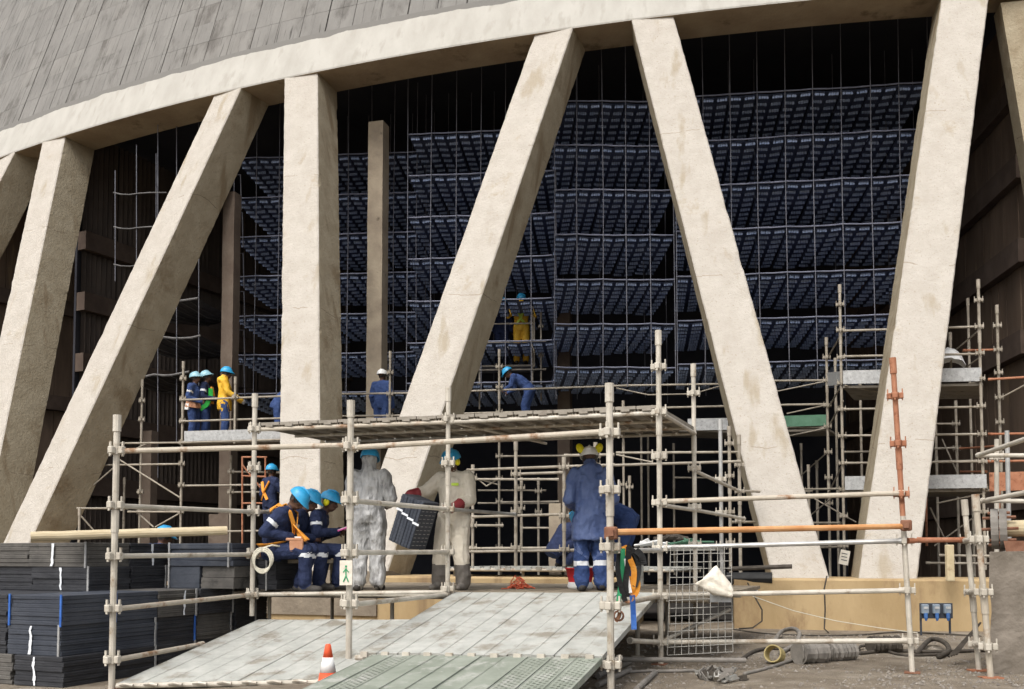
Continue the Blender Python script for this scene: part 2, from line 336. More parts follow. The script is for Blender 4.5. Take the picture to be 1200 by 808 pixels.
# ring beam: pale coating below a ragged upper edge, brown soffit
def ringmat():
    m = bpy.data.materials.new('ring beam coating'); m.use_nodes = True; n = m.node_tree; L = n.links.new; b = n.nodes['Principled BSDF']
    b.inputs['Roughness'].default_value = .9
    g = n.nodes.new('ShaderNodeNewGeometry'); sp = n.nodes.new('ShaderNodeSeparateXYZ'); L(g.outputs['Position'], sp.inputs[0])
    def nz(sc, st, det=6):
        mp = n.nodes.new('ShaderNodeMapping'); mp.inputs['Scale'].default_value = st; L(g.outputs['Position'], mp.inputs['Vector'])
        q = n.nodes.new('ShaderNodeTexNoise'); q.inputs['Scale'].default_value = sc; q.inputs['Detail'].default_value = det; L(mp.outputs[0], q.inputs['Vector']); return q
    e = nz(1.3, (1,1,1)); mt = n.nodes.new('ShaderNodeMath'); mt.operation = 'MULTIPLY_ADD'; mt.inputs[1].default_value = .26; L(e.outputs['Fac'], mt.inputs[0]); L(sp.outputs['Z'], mt.inputs[2])
    cmp = n.nodes.new('ShaderNodeMath'); cmp.operation = 'GREATER_THAN'; cmp.inputs[1].default_value = ZT + 1.02 + .13; L(mt.outputs[0], cmp.inputs[0])
    a = nz(2.5, (1,1,.3)); ra = n.nodes.new('ShaderNodeValToRGB'); ra.color_ramp.elements[0].position = .35; ra.color_ramp.elements[1].position = .65
    ra.color_ramp.elements[0].color = (.355,.338,.30,1); ra.color_ramp.elements[1].color = (.41,.393,.353,1); L(a.outputs['Fac'], ra.inputs['Fac'])
    st = nz(5, (1,1,.07), 8); rs = n.nodes.new('ShaderNodeValToRGB'); rs.color_ramp.elements[0].position = .56; rs.color_ramp.elements[1].position = .68; L(st.outputs['Fac'], rs.inputs['Fac'])
    m1 = n.nodes.new('ShaderNodeMix'); m1.data_type = 'RGBA'; L(rs.outputs['Color'], m1.inputs['Factor']); L(ra.outputs['Color'], m1.inputs['A']); m1.inputs['B'].default_value = (.34,.322,.283,1)
    m2 = n.nodes.new('ShaderNodeMix'); m2.data_type = 'RGBA'; L(cmp.outputs[0], m2.inputs['Factor']); L(m1.outputs['Result'], m2.inputs['A']); m2.inputs['B'].default_value = (.15,.143,.13,1)
    L(m2.outputs['Result'], b.inputs['Base Color'])
    bp = n.nodes.new('ShaderNodeBump'); bp.inputs['Strength'].default_value = .7; bp.inputs['Distance'].default_value = .02
    bn = nz(10, (1,1,.35)); L(bn.outputs['Fac'], bp.inputs['Height']); L(bp.outputs[0], b.inputs['Normal'])
    return m
ringm = ringmat()
def arc(name, prof, th0, th1, n, mats, fm, parent):
    "prof: closed (radius, z) section swept round the tower axis"
    mb = MB(); m = len(prof)
    for i in range(n+1):
        th = th0 + (th1-th0)*i/n
        mb.v += [tp(r, th, z) for r, z in prof]
    for i in range(n):
        for j in range(m):
            j2 = (j+1) % m; mb.f.append([i*m+j, (i+1)*m+j, (i+1)*m+j2, i*m+j2][::-1]); mb.m.append(fm[j])
    mb.f += [list(range(m)), [n*m+j for j in range(m)][::-1]]; mb.m += [0, 0]
    return mb.build(name, mats, parent)
BT = ZT + 1.2
arc('ring_beam', [(RT+.025, ZT), (RT+.03, ZT+.035), (RT+.012-SL*(BT-ZT), BT), (RT-LD-SL*1.2, BT), (RT-LD, ZT)], -.95, .35, 160, [ringm, brown], [0,0,0,1,1], tower)
ST = 36.0
shell = arc('shell', [(RT-SL*(BT-ZT)-.03, BT), (RT-SL*(ST-ZT)-.03, ST), (RT-SL*(ST-ZT)-.75, ST), (RT-SL*(BT-ZT)-.75, BT)], -.95, .35, 160, [jointm, darkm], [0,0,1,1], tower)
rg = random.Random(11)
dthp = .74/RT; rows = 14; ph = .63
shell2 = mat('paler shell panel concrete', (.172,.164,.15), (.212,.203,.187), 2.6, .9, bump=.6, bscale=12, stretch=(1,1,.2), c3=(.11,.102,.092), s3=1.8, t3=.58, streak=((.062,.058,.052), 15.0, .60), polar=True)
def inview(q):
    "rough test: could the photo show this point"
    c, sn = math.cos(PITCH), math.sin(PITCH); d = q.y*c + (q.z-EYE)*sn; return -45 < 600 + FPX*q.x/d < 1245 and PPY - FPX*(-q.y*sn + (q.z-EYE)*c)/d > -30
rest = MB()
C0, C1 = int((-.95-TH0)/dthp)+1, int((.35-TH0)/dthp)-1
for c_ in range(C0, C1):
    ce, cuts, cd_, cg = rg.uniform(0, .006), sorted([0, 1] + [rg.uniform(.08, .92) for _ in range(rg.choice((0, 1, 1, 2)))]), [rg.uniform(0, .006) for _ in range(6)], .018/RT if rg.random() < .25 else 0
    for r_ in range(rows):
        th = TH0 + c_*dthp; a0, a1 = th + .005/RT, th + dthp - .005/RT - cg
        z0, z1 = BT + r_*ph + .0015, BT + (r_+1)*ph - (.0015 if r_ % 2 else .006)
        vis = inview(tp(RT - SL*(z0-ZT), th + dthp/2, z0)); mb = MB() if vis else rest
        e = ce + rg.uniform(0, .002)
        for k in range(len(cuts)-1):                 # board strips of the formwork, stepped
            b0, b1 = a0 + (a1-a0)*cuts[k], a0 + (a1-a0)*cuts[k+1] - .006/RT; j = e + cd_[k] - (.02 if cuts[k+1]-cuts[k] < .10 else 0)
            if b1 <= b0: continue
            q0 = len(mb.v)
            for a in (b0, b1):
                for (rr, z) in ((-.045, z0), (j, z0), (j, z1), (-.045, z1)): mb.v.append(tp(RT - SL*(z-ZT) + rr, a, z))
            for q in range(3): mb.f.append([q0+q, q0+q+1, q0+4+q+1, q0+4+q]); mb.m.append(0)
            mb.f += [[q0, q0+1, q0+2, q0+3], [q0+7, q0+6, q0+5, q0+4]]; mb.m += [0, 0]
        if vis: mb.build('panel', shellm if rg.random() < .8 else shell2, shell)
tag(rest.build('panel_field', shellm, shell), kind='stuff')
ZU = BT + rows*ph
arc('upper_shell', [(RT-SL*(ZU-ZT)+.005, ZU), (RT-SL*(ST-ZT)+.005, ST), (RT-SL*(ST-ZT)-.02, ST), (RT-SL*(ZU-ZT)-.02, ZU)], -.95, .35, 160, [shellm], [0]*4, shell)

# basin wall the legs stand on, and their pedestals
CR, CZ = 63.72, .80
def thpx(px):    # angle on the wall face under a photo column
    best = min(range(-900, 500), key=lambda i: abs((lambda q: 600 + FPX*q.x/q.y - px)(tp(CR, i/1000, .5)))); return best/1000
def curb(th0, th1, label):
    o = arc('basin_wall', [(CR, -.3), (CR, CZ-.03), (CR-.03, CZ), (CR-1.5, CZ), (CR-1.5, -.3)], th0, th1, max(6, int(abs(th1-th0)*150)), [curbm], [0]*5, None)
    return tag(o, label, 'wall')
thA, thB = thpx(744), thpx(857)
curb(-.95, thA, 'low ochre concrete basin wall passing under the wooden work deck')
curb(thB, .3, 'low ochre basin wall carrying three sockets on a stand before it')
for v in (-3, -2, -1, 0):
    c = TH0 + v*DTH
    if v == 0: continue
    mb = MB(); a = 1.15/CR
    b = [tp(CR+.05, c-a, .1), tp(CR+.05, c+a, .1), tp(CR-1.45, c+a, .1), tp(CR-1.45, c-a, .1)]
    mb.hexa(b, [q + Vector((0,0,.78)) for q in b]); mb.build('pedestal', pedm, tower)
# inner floor, plus a roof and back wall added to keep light out
def sector(name, r0, r1, z, th0, th1, m, flip=False):
    mb = MB(); n = 40
    for i in range(n+1):
        th = th0 + (th1-th0)*i/n; mb.v += [tp(r0, th, z), tp(r1, th, z)]
    for i in range(n):
        f = [2*i, 2*i+2, 2*i+3, 2*i+1]; mb.f.append(f if not flip else f[::-1]); mb.m.append(0)
    return tag(mb.build(name, m), kind='structure')
sector('basin_floor', CR-1.4, 30, .05, -.9, .32, basinm)
sector('shade_ceiling', RT-.6, 30, ZT+.95, -.9, .32, darkm, True)  # unseen slab added to keep the interior dark
o = arc('shade_back_wall', [(40, .0), (40, ZT+1), (39.7, ZT+1), (39.7, 0)], -.95, .4, 60, [darkm], [0]*4, None); tag(o, kind='structure')  # back wall added to close the chamber so it stays dark

# ---------------------------------------------------------------- radial partition walls inside
def partition(A, ang, length, label, board, beams, zt, side, pieces, boardmat, beammat):
    d = Vector((math.sin(R(ang)), math.cos(R(ang)), 0)); nrm = Vector((d.y, -d.x, 0))*side
    th = empty('partition_wall', A, label, 'wall'); A = Vector(A)
    mb = MB(); b = [A - nrm*.12, A + d*length - nrm*.12, A + d*length - nrm*.2, A - nrm*.2]
    mb.hexa(b, [q + Vector((0,0,zt)) for q in b]); mb.build('backing', darkm, th)
    zs = [0] + beams + [zt]; wpc = pieces; rg = random.Random(5)
    for zi in range(len(zs)-1):
        z0, z1 = zs[zi] + (.27 if zi else 0), zs[zi+1] - (.27 if zi < len(zs)-2 else 0)
        k = 0; x = 0
        while x < length-.01:
            w_ = min(wpc, length-x); mb = MB()
            if board == 'corrugated':
                n = 28; e = rg.uniform(0, .03)
                for i in range(n+1):
                    u = x + w_*i/n*.985; off = .045*math.cos(2*math.pi*i/4) + e
                    q = A + d*u + nrm*off; mb.v += [q + Vector((0,0,z0)), q + Vector((0,0,z1))]
                for i in range(n): mb.f.append([2*i, 2*i+2, 2*i+3, 2*i+1]); mb.m.append(0)
                mb.build('corrugated_sheet', boardmat, th)
            else:
                e = rg.uniform(0, .03)
                b = [A + d*(x+.008) + nrm*e, A + d*(x+w_-.008) + nrm*e, A + d*(x+w_-.008) + nrm*(e-.05), A + d*(x+.008) + nrm*(e-.05)]
                mb.hexa([q + Vector((0,0,z0)) for q in b], [q + Vector((0,0,z1)) for q in b]); mb.build('board', boardmat, th)
            x += w_
    for z in beams:
        mb = MB(); b = [A + nrm*.22, A + d*length + nrm*.22, A + d*length - nrm*.1, A - nrm*.1]
        mb.hexa([q + Vector((0,0,z-.26)) for q in b], [q + Vector((0,0,z+.26)) for q in b]); mb.build('beam', beammat, th)
    return th
partition((-12.3, 27.6, 0), 26, 13, 'dark brown corrugated partition wall with concrete beams beyond the left legs', 'corrugated', [3.1, 4.9, 6.6, 8.35, 10.1], 13.3, 1, 1.25, corrm, pwall)
partition((11.15, 20.9, 0), 6, 17, 'dark brown board partition wall with heavy beams at the right', 'board', [2.4, 5.75, 7.75, 9.6, 11.4], 13.3, -1, .42, woodw, pwall)
a = tp(57.3, -.66, 0); b = tp(39, -.66, 0); d = b-a
partition((a.x, a.y, 0), math.degrees(math.atan2(d.x, d.y)), d.length, 'far brown board partition wall seen past the leftmost legs', 'board', [3.1, 6.6, 10.1], 13.3, 1, .6, woodw, pwall)
# raking strut in front of the right partition
mb = MB(); t = Vector((.98, -.2, 0)); n = Vector((-.2, -.98, 0))
a, b = P(1188, 2, 19.3), P(1258, 420, 19.3)
mb.hexa([b - t*.245, b + t*.245, b + t*.245 - n*.5, b - t*.245 - n*.5][::1], [a - t*.245, a + t*.245, a + t*.245 - n*.5, a - t*.245 - n*.5])
tag(mb.build('raking_strut', legside), 'narrow tan concrete strut leaning beside the dark board partition wall', 'strut')

# ---------------------------------------------------------------- interior posts
def ipostf(px, pw, y0, y1, Y, m, label, ang=-15):
    a, b = P(px, y1, Y), P(px, y0, Y); h = pw*Y/FPX/2*1.0
    M = Matrix.Rotation(R(ang), 3, 'Z'); mb = MB(); z0 = max(0.05, a.z); NZ = 24
    for i in range(NZ+1):
        z = z0 + (b.z-z0)*i/NZ
        for (x, y) in ((-h,-h), (h,-h), (h,h), (-h,h)):
            q = M @ Vector((x, y, 0)) + Vector((a.x, Y+h, z)); mb.v.append(q + .01*noise.noise_vector(q*3))
    for i in range(NZ):
        for k in range(4): mb.f.append([i*4+k, i*4+(k+1)%4, (i+1)*4+(k+1)%4, (i+1)*4+k]); mb.m.append(0)
    mb.f.append([NZ*4+k for k in range(4)]); mb.m.append(0)
    return tag(mb.build('concrete_post', m), label, 'post')
ipostf(438.5, 19, 142, 690, 23.6, ipost, 'pale square concrete post with dark flaking patches behind the fill layers')
ipostf(263, 15, 225, 690, 24.0, ipost2, 'dark square post beside the worker in a yellow jacket')
ipostf(663, 15, 365, 690, 24.8, ipost2, 'dark square post below the big bank of fill')
ipostf(652, 14, 590, 690, 19.2, ipost, 'short pale square post beside the crouching worker')
ipostf(170, 13, 505, 690, 23.2, ipost2, 'dark stub post low beside the corrugated wall')
ipostf(258, 26, 603, 690, 22.6, ipost2, 'wide low concrete block behind the stacked packs')

# ---------------------------------------------------------------- hanging fill banks
PWD, PDP, ROWS = .6, 3.0, 9
def fill_panel_mesh(seed):
    rg = random.Random(seed); mb = MB()
    sag = lambda x, y: -.035*(1-(2*x/PWD)**2)*.5 - .03*math.sin(math.pi*min(1, y/PDP)) - .03*(y/PDP)
    N = 3
    for i in range(N+1):
        for j in range(4):
            x = -PWD/2 + .008 + (PWD-.016)*i/N; y = PDP*j/3; mb.v.append(Vector((x, y, sag(x, y))))
    for i in range(N):
        for j in range(3): mb.f.append([i*4+j, i*4+j+1, (i+1)*4+j+1, (i+1)*4+j]); mb.m.append(0)
    for cx in (-.15, .15):
        for r_ in range(ROWS):
            y = .10 + r_*(PDP-.2)/(ROWS-.5)
            for k in range(4):                    # each dash is a short row of little slats
                x = cx - .082 + .0547*k; z = sag(x, y)
                jx = rg.uniform(-.004, .004); h = rg.uniform(.05, .065)
                mb.box((x+jx, y, z-.028), (.045, .04, h), mi=1)
    for x in (-.28, -.05, .05, .28):              # long ribs
        q0, q1 = Vector((x, .02, sag(x, 0)-.012)), Vector((x, PDP-.05, sag(x, PDP)-.012))
        mb.path([q0, (q0+q1)/2 + Vector((0,0,-.02)), q1], .010, 4, mi=0)
    return mb.mesh('fill_panel', [fillm, dashm])
PANELS = [fill_panel_mesh(s) for s in (1, 2, 3)]
LEV = [11.49, 10.44, 9.40, 8.36, 7.32, 6.30, 5.30]
def bank(x0, Y0, x1, Y1, label, levels, rodtop=13.3, rods=True, seed=1, depthang=None, rodlow=None, dl=0):
    A, B = Vector((x0, Y0, 0)), Vector((x1, Y1, 0)); d = (B-A); n = max(1, round(d.length/PWD)); d.normalize()
    inw = Vector((-d.y, d.x, 0)); pw = (B-A).length/n
    th = empty('fill_bank', (A.x, A.y, LEV[levels[-1]]), label, 'fill bank', 'banks of hanging splash fill'); rg = random.Random(seed)
    rot = Matrix(((d.x, inw.x, 0, 0), (d.y, inw.y, 0, 0), (0, 0, 1, 0), (0, 0, 0, 1)))
    for li in levels:
        z = LEV[li] + dl; pts = []; dz = [rg.uniform(-.012, .012) for _ in range(n+1)]
        for i in range(n+1):
            pts.append(A + d*(pw*i) + Vector((0, 0, z + dz[i])))
            if i < n: pts.append(A + d*(pw*(i+.5)) + Vector((0, 0, z + (dz[i]+dz[i+1])/2 - .008)))
        mb = MB(); mb.path([p + Vector((0,0,.012)) for p in pts], .018, 6); lay = mb.build('layer', edgem, th)
        for i in range(n):
            c = A + d*(pw*(i+.5)) + Vector((0, 0, z + (dz[i]+dz[i+1])/2 - .02))
            tilt = math.atan2(dz[i+1]-dz[i], pw)
            M = Matrix.Translation(c + inw*.02) @ rot @ Matrix.Rotation(-tilt, 4, 'Y') @ Matrix.Rotation(rg.uniform(-.012, .012), 4, 'X') @ Matrix.Diagonal((pw/PWD*.995, 1, 1, 1))
            inst('panel', rg.choice(PANELS), lay, M)
    if rods:
        zl = rodlow if rodlow else LEV[levels[-1]] - .25
        for i in range(n+1):
            for back in (0, 1):
                if back and rg.random() < .35: continue
                p = A + d*(pw*i + (.12 if back else 0)) - inw*(.03 if not back else -1.7) ; p = p + Vector((rg.uniform(-.012,.012), 0, 0))
                mb = MB(); s = rg.uniform(-.03, .03)
                mb.path([p + Vector((0,0,zl - .2*rg.random())), p + Vector((s, 0, (zl+rodtop)/2)), p + Vector((0,0,rodtop))], .0095 if not back else .008, 6)
                mb.build('hanger_rod', rodm, th)
    return th
bank(-7.25, 25.2, -2.42, 24.75, 'bank of dark splash fill hanging behind the vertical leg and flaking post', range(7), seed=2)
bank(-2.55, 23.7, 1.06, 23.35, 'narrow bank of dark splash fill between flaking post and big bank', range(7), seed=3)
bank(.96, 22.1, 3.72, 22.15, 'flat fronted dark splash fill bank starting beside the yellow suited worker', range(7), seed=4, dl=.10)
bank(3.74, 22.1, 9.25, 21.35, 'widest bank of dark splash fill filling the bay by the dark board wall', range(7), seed=5, dl=.16)
# sagging ragged trays hung before the corrugated wall
traym = mat('dusty sagging tray', (.045,.043,.045), (.075,.072,.075), 4, .8)
tl = mat('dusty tray edge strip', (.12,.115,.115), (.17,.165,.16), 6, .8)
th = empty('fill_bank', P(205, 480, 25.6), 'ragged sagging dusty trays hung before the corrugated wall', 'fill bank', 'banks of hanging splash fill')
for (px0, px1, py, Y) in ((150, 232, 352, 25.6), (150, 235, 395, 25.6), (140, 222, 438, 25.4)):
    a, b = P(px0, py+4, Y+.2), P(px1, py-2, Y); mb = MB(); n = 8
    back = Vector((1.0, 2.3, .0))
    for i in range(n+1):
        u = i/n; q = a.lerp(b, u) - Vector((0, 0, .05*math.sin(math.pi*((u*2) % 1))))
        for j in range(6): mb.v.append(q + back*(j/5) + Vector((0, 0, -.25*math.sin(math.pi*j/5)*.6 + .04*noise.noise(q*3 + Vector((j,0,0))))))
    for i in range(n):
        for j in range(5): mb.f.append([i*6+j, i*6+j+1, (i+1)*6+j+1, (i+1)*6+j]); mb.m.append(0)
    t_ = mb.build('tray', traym, th)
    for j in range(12):                     # cross slats under the tray
        m2 = MB(); u = (j+.5)/12; i0 = min(n-1, int(u*n)); q = [Vector(mb.v[i0*6+k]) - Vector((0,0,.03)) for k in range(6)]
        m2.path(q, .014, 4); m2.build('slat', tl, t_)
    m2 = MB(); m2.path([Vector(mb.v[i*6]) for i in range(n+1)], .03, 6); m2.build('edge_strip', tl, t_)
for (px, py0, py1, Y) in ((233, 130, 470, 25.6), (207, 140, 520, 25.6), (185, 140, 560, 25.5), (160, 170, 330, 25.6), (183, 180, 300, 25.7), (135, 200, 330, 25.4)):
    mb = MB(); mb.tube(P(px, py1, Y), P(px, py0, Y), .011, 6); mb.build('hanger_rod', rodm, th)
for (py,) in ((226,), (266,), (310,)):
    mb = MB(); mb.path([P(133, py, 25.4), P(142, py+2, 25.4), P(152, py+2.5, 25.5), P(162, py+1, 25.6), P(176, py, 25.6), P(195, py, 25.7)], .018, 6); mb.build('edge_strip', tl, th)
for (px, py) in ((335-75, 206), (262, 250), (263, 298), (264, 343), (264, 388), (264, 428)):
    mb = MB(); a = P(px, py, 24.9); b = P(px+22, py-1, 24.9); mb.path([a, b, b + Vector((.02, .05, -.9))], .016, 6)
    o = mb.build('bent_bracket', rodm); tag(o, 'thin bent steel hanger bar beside the dark post under the fill', 'bar', 'bent hanger bars')

# ---------------------------------------------------------------- scaffolds
T_ = Vector((.927, -.375, 0)); IN = Vector((.375, .927, 0)); UP = Vector((0, 0, 1))
GROT = Matrix(((T_.x, IN.x, 0, 0), (T_.y, IN.y, 0, 0), (0, 0, 1, 0), (0, 0, 0, 1)))
trg = random.Random(77)
def tubemat(): return trg.choice((tubem, tubem, tubem, tubeb, tubec))
def coupler_mesh(m):
    mb = MB(); mb.lathe([(.030,-.035), (.038,-.035), (.038,.035), (.030,.035)], seg=10)
    for dx, dy in ((1,0), (-1,0), (0,1), (0,-1)):
        c = Vector((dx*.058, dy*.058, 0)); sz = (.045, .05, .06) if dx else (.05, .045, .06)
        mb.box(c, sz, bev=.006)
        mb.box(c + Vector((dx*.012, dy*.012, .012)), (.012, .018, .12) if dx else (.018, .012, .12))
    return mb.mesh('coupler', m)
CPL = coupler_mesh(tubem); CPL2 = coupler_mesh(tube2); CPLR = coupler_mesh(rustm)
def standard(th, base, top, r=.027, cz=(), m=None, cpl=None, sleeve=True, name='standard', rz=0, ground=False):
    base, top = Vector(base), Vector(top)
    m = m or tubemat(); mb = MB()
    if ground: base.z = gh(base.x, base.y)
    L = (top-base).length; d = (top-base).normalized()
    mb.tube(base, top, r, 10)
    if sleeve:
        mb.tube(top - d*.16, top + d*.004, r*1.28, 10)
        q = L - 1.15
        while q > .4: mb.tube(base + d*q, base + d*(q+.22), r*1.2, 10); q -= 2.0
    o = mb.build(name, m, th, smooth=False)
    for z in cz:
        p = base + (top-base)*((z-base.z)/(top.z-base.z))
        inst('coupler', cpl or CPL, o, Matrix.Translation(p) @ GROT @ Matrix.Rotation(rz, 4, 'Z') @ Matrix.Diagonal((r/.027,)*3 + (1,)))
    return o
def ledger(th, a, b, r=.024, m=None, name='ledger', seg=10):
    mb = MB(); a, b = Vector(a), Vector(b); d = (b-a).normalized(); mb.tube(a, b, r, seg)
    if name == 'ledger':
        for p, s in ((a, 1), (b, -1)): mb.tube(p, p + d*s*.07, r*1.22, seg)
    return mb.build(name, m or tubemat(), th)
def zpx(py, Y): return P(600, py, Y).z
def post_px(th, px, pym, Y, pt, pb, cps=(), **k):
    x = P(px, pym, Y).x
    return standard(th, (x, Y, zpx(pb, Y)), (x, Y, zpx(pt, Y)), cz=[zpx(c, Y) for c in cps], **k)
def beam_px(th, a, b, r=.024, m=None, name='ledger'): return ledger(th, P(*a), P(*b), r, m, name)

# front access scaffold with the overhead deck and side rails
fs = empty('access_scaffold', (-1.55, 9.44, 0), 'pale tubular access scaffold with overhead plank deck around the ramps', 'scaffold')
A1 = post_px(fs, 134, 650, 9.6, 487, 806, (528, 592, 652, 713, 773), r=.031, ground=True)
A2 = post_px(fs, 297, 600, 11.75, 462, 722, (503, 549, 600, 650, 697), r=.029)
A3 = post_px(fs, 410, 620, 9.44, 470, 772, (523, 586, 648, 707), r=.031)
A4 = post_px(fs, 525, 570, 11.5, 455, 692, (492, 543, 597, 647, 690), r=.028)
A5 = post_px(fs, 715, 640, 8.47, 450, 822, (507, 574, 641, 710, 779), r=.031, ground=True)
A6 = post_px(fs, 773, 590, 10.67, 388, 774, (430, 483, 535, 589, 643, 699, 753), r=.029, ground=True)
A7 = post_px(fs, 814, 590, 12.5, 427, 745, (461, 549, 594, 638), r=.028)
A8 = post_px(fs, 845, 590, 14.3, 492, 704, (562, 601, 640), r=.028)
for (a, b) in (((134, 529, 9.6), (410, 522, 9.44)), ((410, 525, 9.44), (715, 506, 8.47)),
               ((134, 593, 9.6), (297, 600, 11.75)), ((134, 652, 9.6), (297, 650, 11.75)), ((134, 714, 9.6), (297, 697, 11.75)), ((134, 774, 9.6), (238, 755, 10.9)),
               ((297, 600, 11.75), (318, 600, 12.1)), ((297, 650, 11.75), (346, 649, 11.85)) ,
               ((297, 697, 11.75), (525, 694, 11.5)),
               ((410, 587, 9.44), (525, 597, 11.5)), ((525, 597, 11.5), (603, 603, 14.6)), ((410, 648, 9.44), (525, 647, 11.5)), ((410, 709, 9.44), (525, 697, 11.5)),
               ((715, 710, 8.47), (773, 699, 10.67)), ((715, 646, 8.47), (773, 645, 10.67)), ((715, 779, 8.47), (726, 771, 9.1)),
               ((773, 592, 10.67), (814, 598, 12.5)), ((814, 598, 12.5), (872, 608, 15.0)), ((814, 552, 12.5), (867, 576, 15.0)), ((773, 483, 10.67), (814, 508, 12.5)),
               ((297, 504, 11.75), (525, 495, 11.5)), ((525, 495, 11.5), (773, 484, 10.67)),
               ((773, 588, 10.67), (1060, 578, 9.93)), ((773, 642, 10.67), (1062, 634, 9.93)), ((773, 698, 10.67), (1065, 692, 9.93)), ((773, 753, 10.67), (1068, 751, 9.93)),
               ((738, 751, 9.6), (773, 753, 10.67)), ((773, 753, 10.67), (854, 715, 12.9))):
    if a[0] == 297 and b[0] == 346: continue
    beam_px(fs, a, b, .0265 if min(a[2], b[2]) < 10 else .024)
tag(beam_px(fs, (715, 624, 8.45), (1063, 617, 9.9), .029, orangem, 'tie_tube'), 'worn orange tie tube')
for (px, py, Y) in ((716, 625, 8.42), (1062, 616, 9.86)):
    mb = MB(); mb.box(P(px, py, Y), (.11, .07, .11), GROT.to_3x3(), bev=.012); mb.box(P(px, py, Y-.045), (.05, .03, .05), GROT.to_3x3()); mb.build('clamp', fittm, fs)
# leaning end standard, its upper length orange
s0 = standard(fs, P(1069, 786, 9.93), P(1058, 605, 9.98), cz=[zpx(p, 9.95) for p in (751, 692, 634)], r=.027, sleeve=False, ground=True)
s1 = standard(fs, P(1058, 605, 9.98), P(1046, 420, 10.0), cz=[zpx(p, 9.98) for p in (579, 520, 464)], r=.027, m=rustm, cpl=CPLR)
tag(s1, 'rust orange upper length of the leaning standard')
for (px, py, Y) in ((134, 800, 9.6), (715, 818, 8.47), (773, 772, 10.67), (1069, 784, 9.93)):
    q = P(px, py, Y); mb = MB(); mb.box((q.x, q.y, gh(q.x, q.y)+.008), (.15, .15, .012), GROT.to_3x3()); mb.build('base_plate', fittm, fs)
# overhead deck: planks run inward and hook over the front tube
F = [P(306, 501, 11.75), P(525, 492, 11.5), P(771, 481, 10.67)]
L1, L2 = (F[1]-F[0]).length, (F[2]-F[1]).length; npl = 20; W_ = (L1+L2)/npl; DI = Vector((.375, .927, 0))
for i in range(npl):
    def ft(s): return F[0].lerp(F[1], s/L1) if s < L1 else F[1].lerp(F[2], (s-L1)/L2)
    a, b = ft(i*W_+.006), ft((i+1)*W_-.006); ln = 2.05
    dz = Vector((0, 0, random.uniform(-.004, .004))); mb = MB()
    q = [a - DI*.02 + dz, b - DI*.02 + dz, b + DI*ln + dz, a + DI*ln + dz]
    mb.hexa([v + UP*.02 for v in q], [v + UP*.055 for v in q])
    for e in (.004, .18):                                  # folded side lips below
        c0, c1 = a.lerp(b, e/.19 if e < .1 else .93), a.lerp(b, .1 if e < .1 else .99)
        q = [c0 - DI*.0 + dz, c1 + dz, c1 + DI*(ln-.02) + dz, c0 + DI*(ln-.02) + dz]; mb.hexa([v - UP*.018 for v in q], [v + UP*.022 for v in q])
    mb.box((a+b)/2 - DI*.028 + UP*.012, (.10, .012, .03), GROT.to_3x3())
    o = mb.build('deck_plank', roofp, fs)
for k in (.7, 1.4, 2.0):
    ledger(fs, F[0] + DI*k - UP*.03, F[1] + DI*k - UP*.03, .02, name='transom'); ledger(fs, F[1] + DI*k - UP*.03, F[2] + DI*k - UP*.03, .02, name='transom')
ledger(fs, F[1] + DI*.05 - UP*.02, P(640, 520, 13.3), .018, name='brace')

# ---------------------------------------------------------------- ramps and work deck
def plank_mesh_between(a0, a1, b1, b0, name, m, parent, th=.05, lip=True, holes=False, mh=None):
    n = (b0-a0).cross(a1-a0).normalized(); n = n if n.z > 0 else -n; mb = MB()
    q = [a0, a1, b1, b0]; mb.hexa([v - n*th for v in q], q)
    d = (b0-a0).normalized(); L = (b0-a0).length; wv = (a1-a0)
    if lip:                                         # raised rolled edges
        for e0, e1 in ((.0, .035), (.965, 1.0)):
            q = [a0 + wv*e0, a0 + wv*e1, a0 + wv*e1 + d*L, a0 + wv*e0 + d*L]; mb.hexa([v - n*.004 for v in q], [v + n*.0025 for v in q])
    else:
        e0, e1 = .3, .7
    if holes:                                       # rows of raised punched rings
        k = .08
        while k < L-.05:
            for u in (.2, .4, .6, .8):
                c = a0 + wv*u + d*(k + (.03 if u in (.4, .8) else 0)); M = Matrix.Rotation(0, 3, 'Z')
                mb.lathe([(.015, .0), (.012, .005), (.007, .005), (.006, .0012)], c + n*.001, None, 8, 1)
                mb.lathe([(.0068, .0018), (.0001, .0018)], c + n*.001, None, 8, 2)
            k += .062
    return mb.build(name, [m, m, mh or mblack], parent)
def ramp(name, TLc, TRc, BRc, BLc, n, label, mats, holes=(), gap=.0018):
    th = empty(name, BLc, label, 'ramp'); rg = random.Random(len(label))
    for i in range(n):
        u0, u1 = i/n + gap, (i+1)/n - gap; dz = UP*rg.uniform(-.004, .006)
        j = (BLc-TLc).normalized()*rg.uniform(-.02, .02)
        plank_mesh_between(TLc.lerp(TRc, u0)+dz, TLc.lerp(TRc, u1)+dz, BLc.lerp(BRc, u1)+dz+j, BLc.lerp(BRc, u0)+dz+j, 'plank', mats[i % len(mats)] if not callable(mats) else mats(i), th, holes=i in holes)
    return th
r1 = ramp('access_ramp', P(533, 694, 11.55), P(772, 695, 10.78), P(707, 769, 8.47), P(417, 765, 9.42), 11, 'upper grey plank ramp rising to the work deck', lambda i: plankm)
q0, q1 = P(437, 768, 9.30), P(706, 771, 8.44)
e0, e1 = q0 + Vector((-.56, -1.42, -.30)), q1 + Vector((-.56, -1.42, -.30))
for v in (e0, e1): v.z = max(v.z, .012)
e0.z = e1.z = .02
r2 = ramp('green_ramp', q0, q1, e1, e0, 10, 'faded green perforated plank ramp below the grey one', lambda i: greenp, holes=(1, 7, 8, 9))
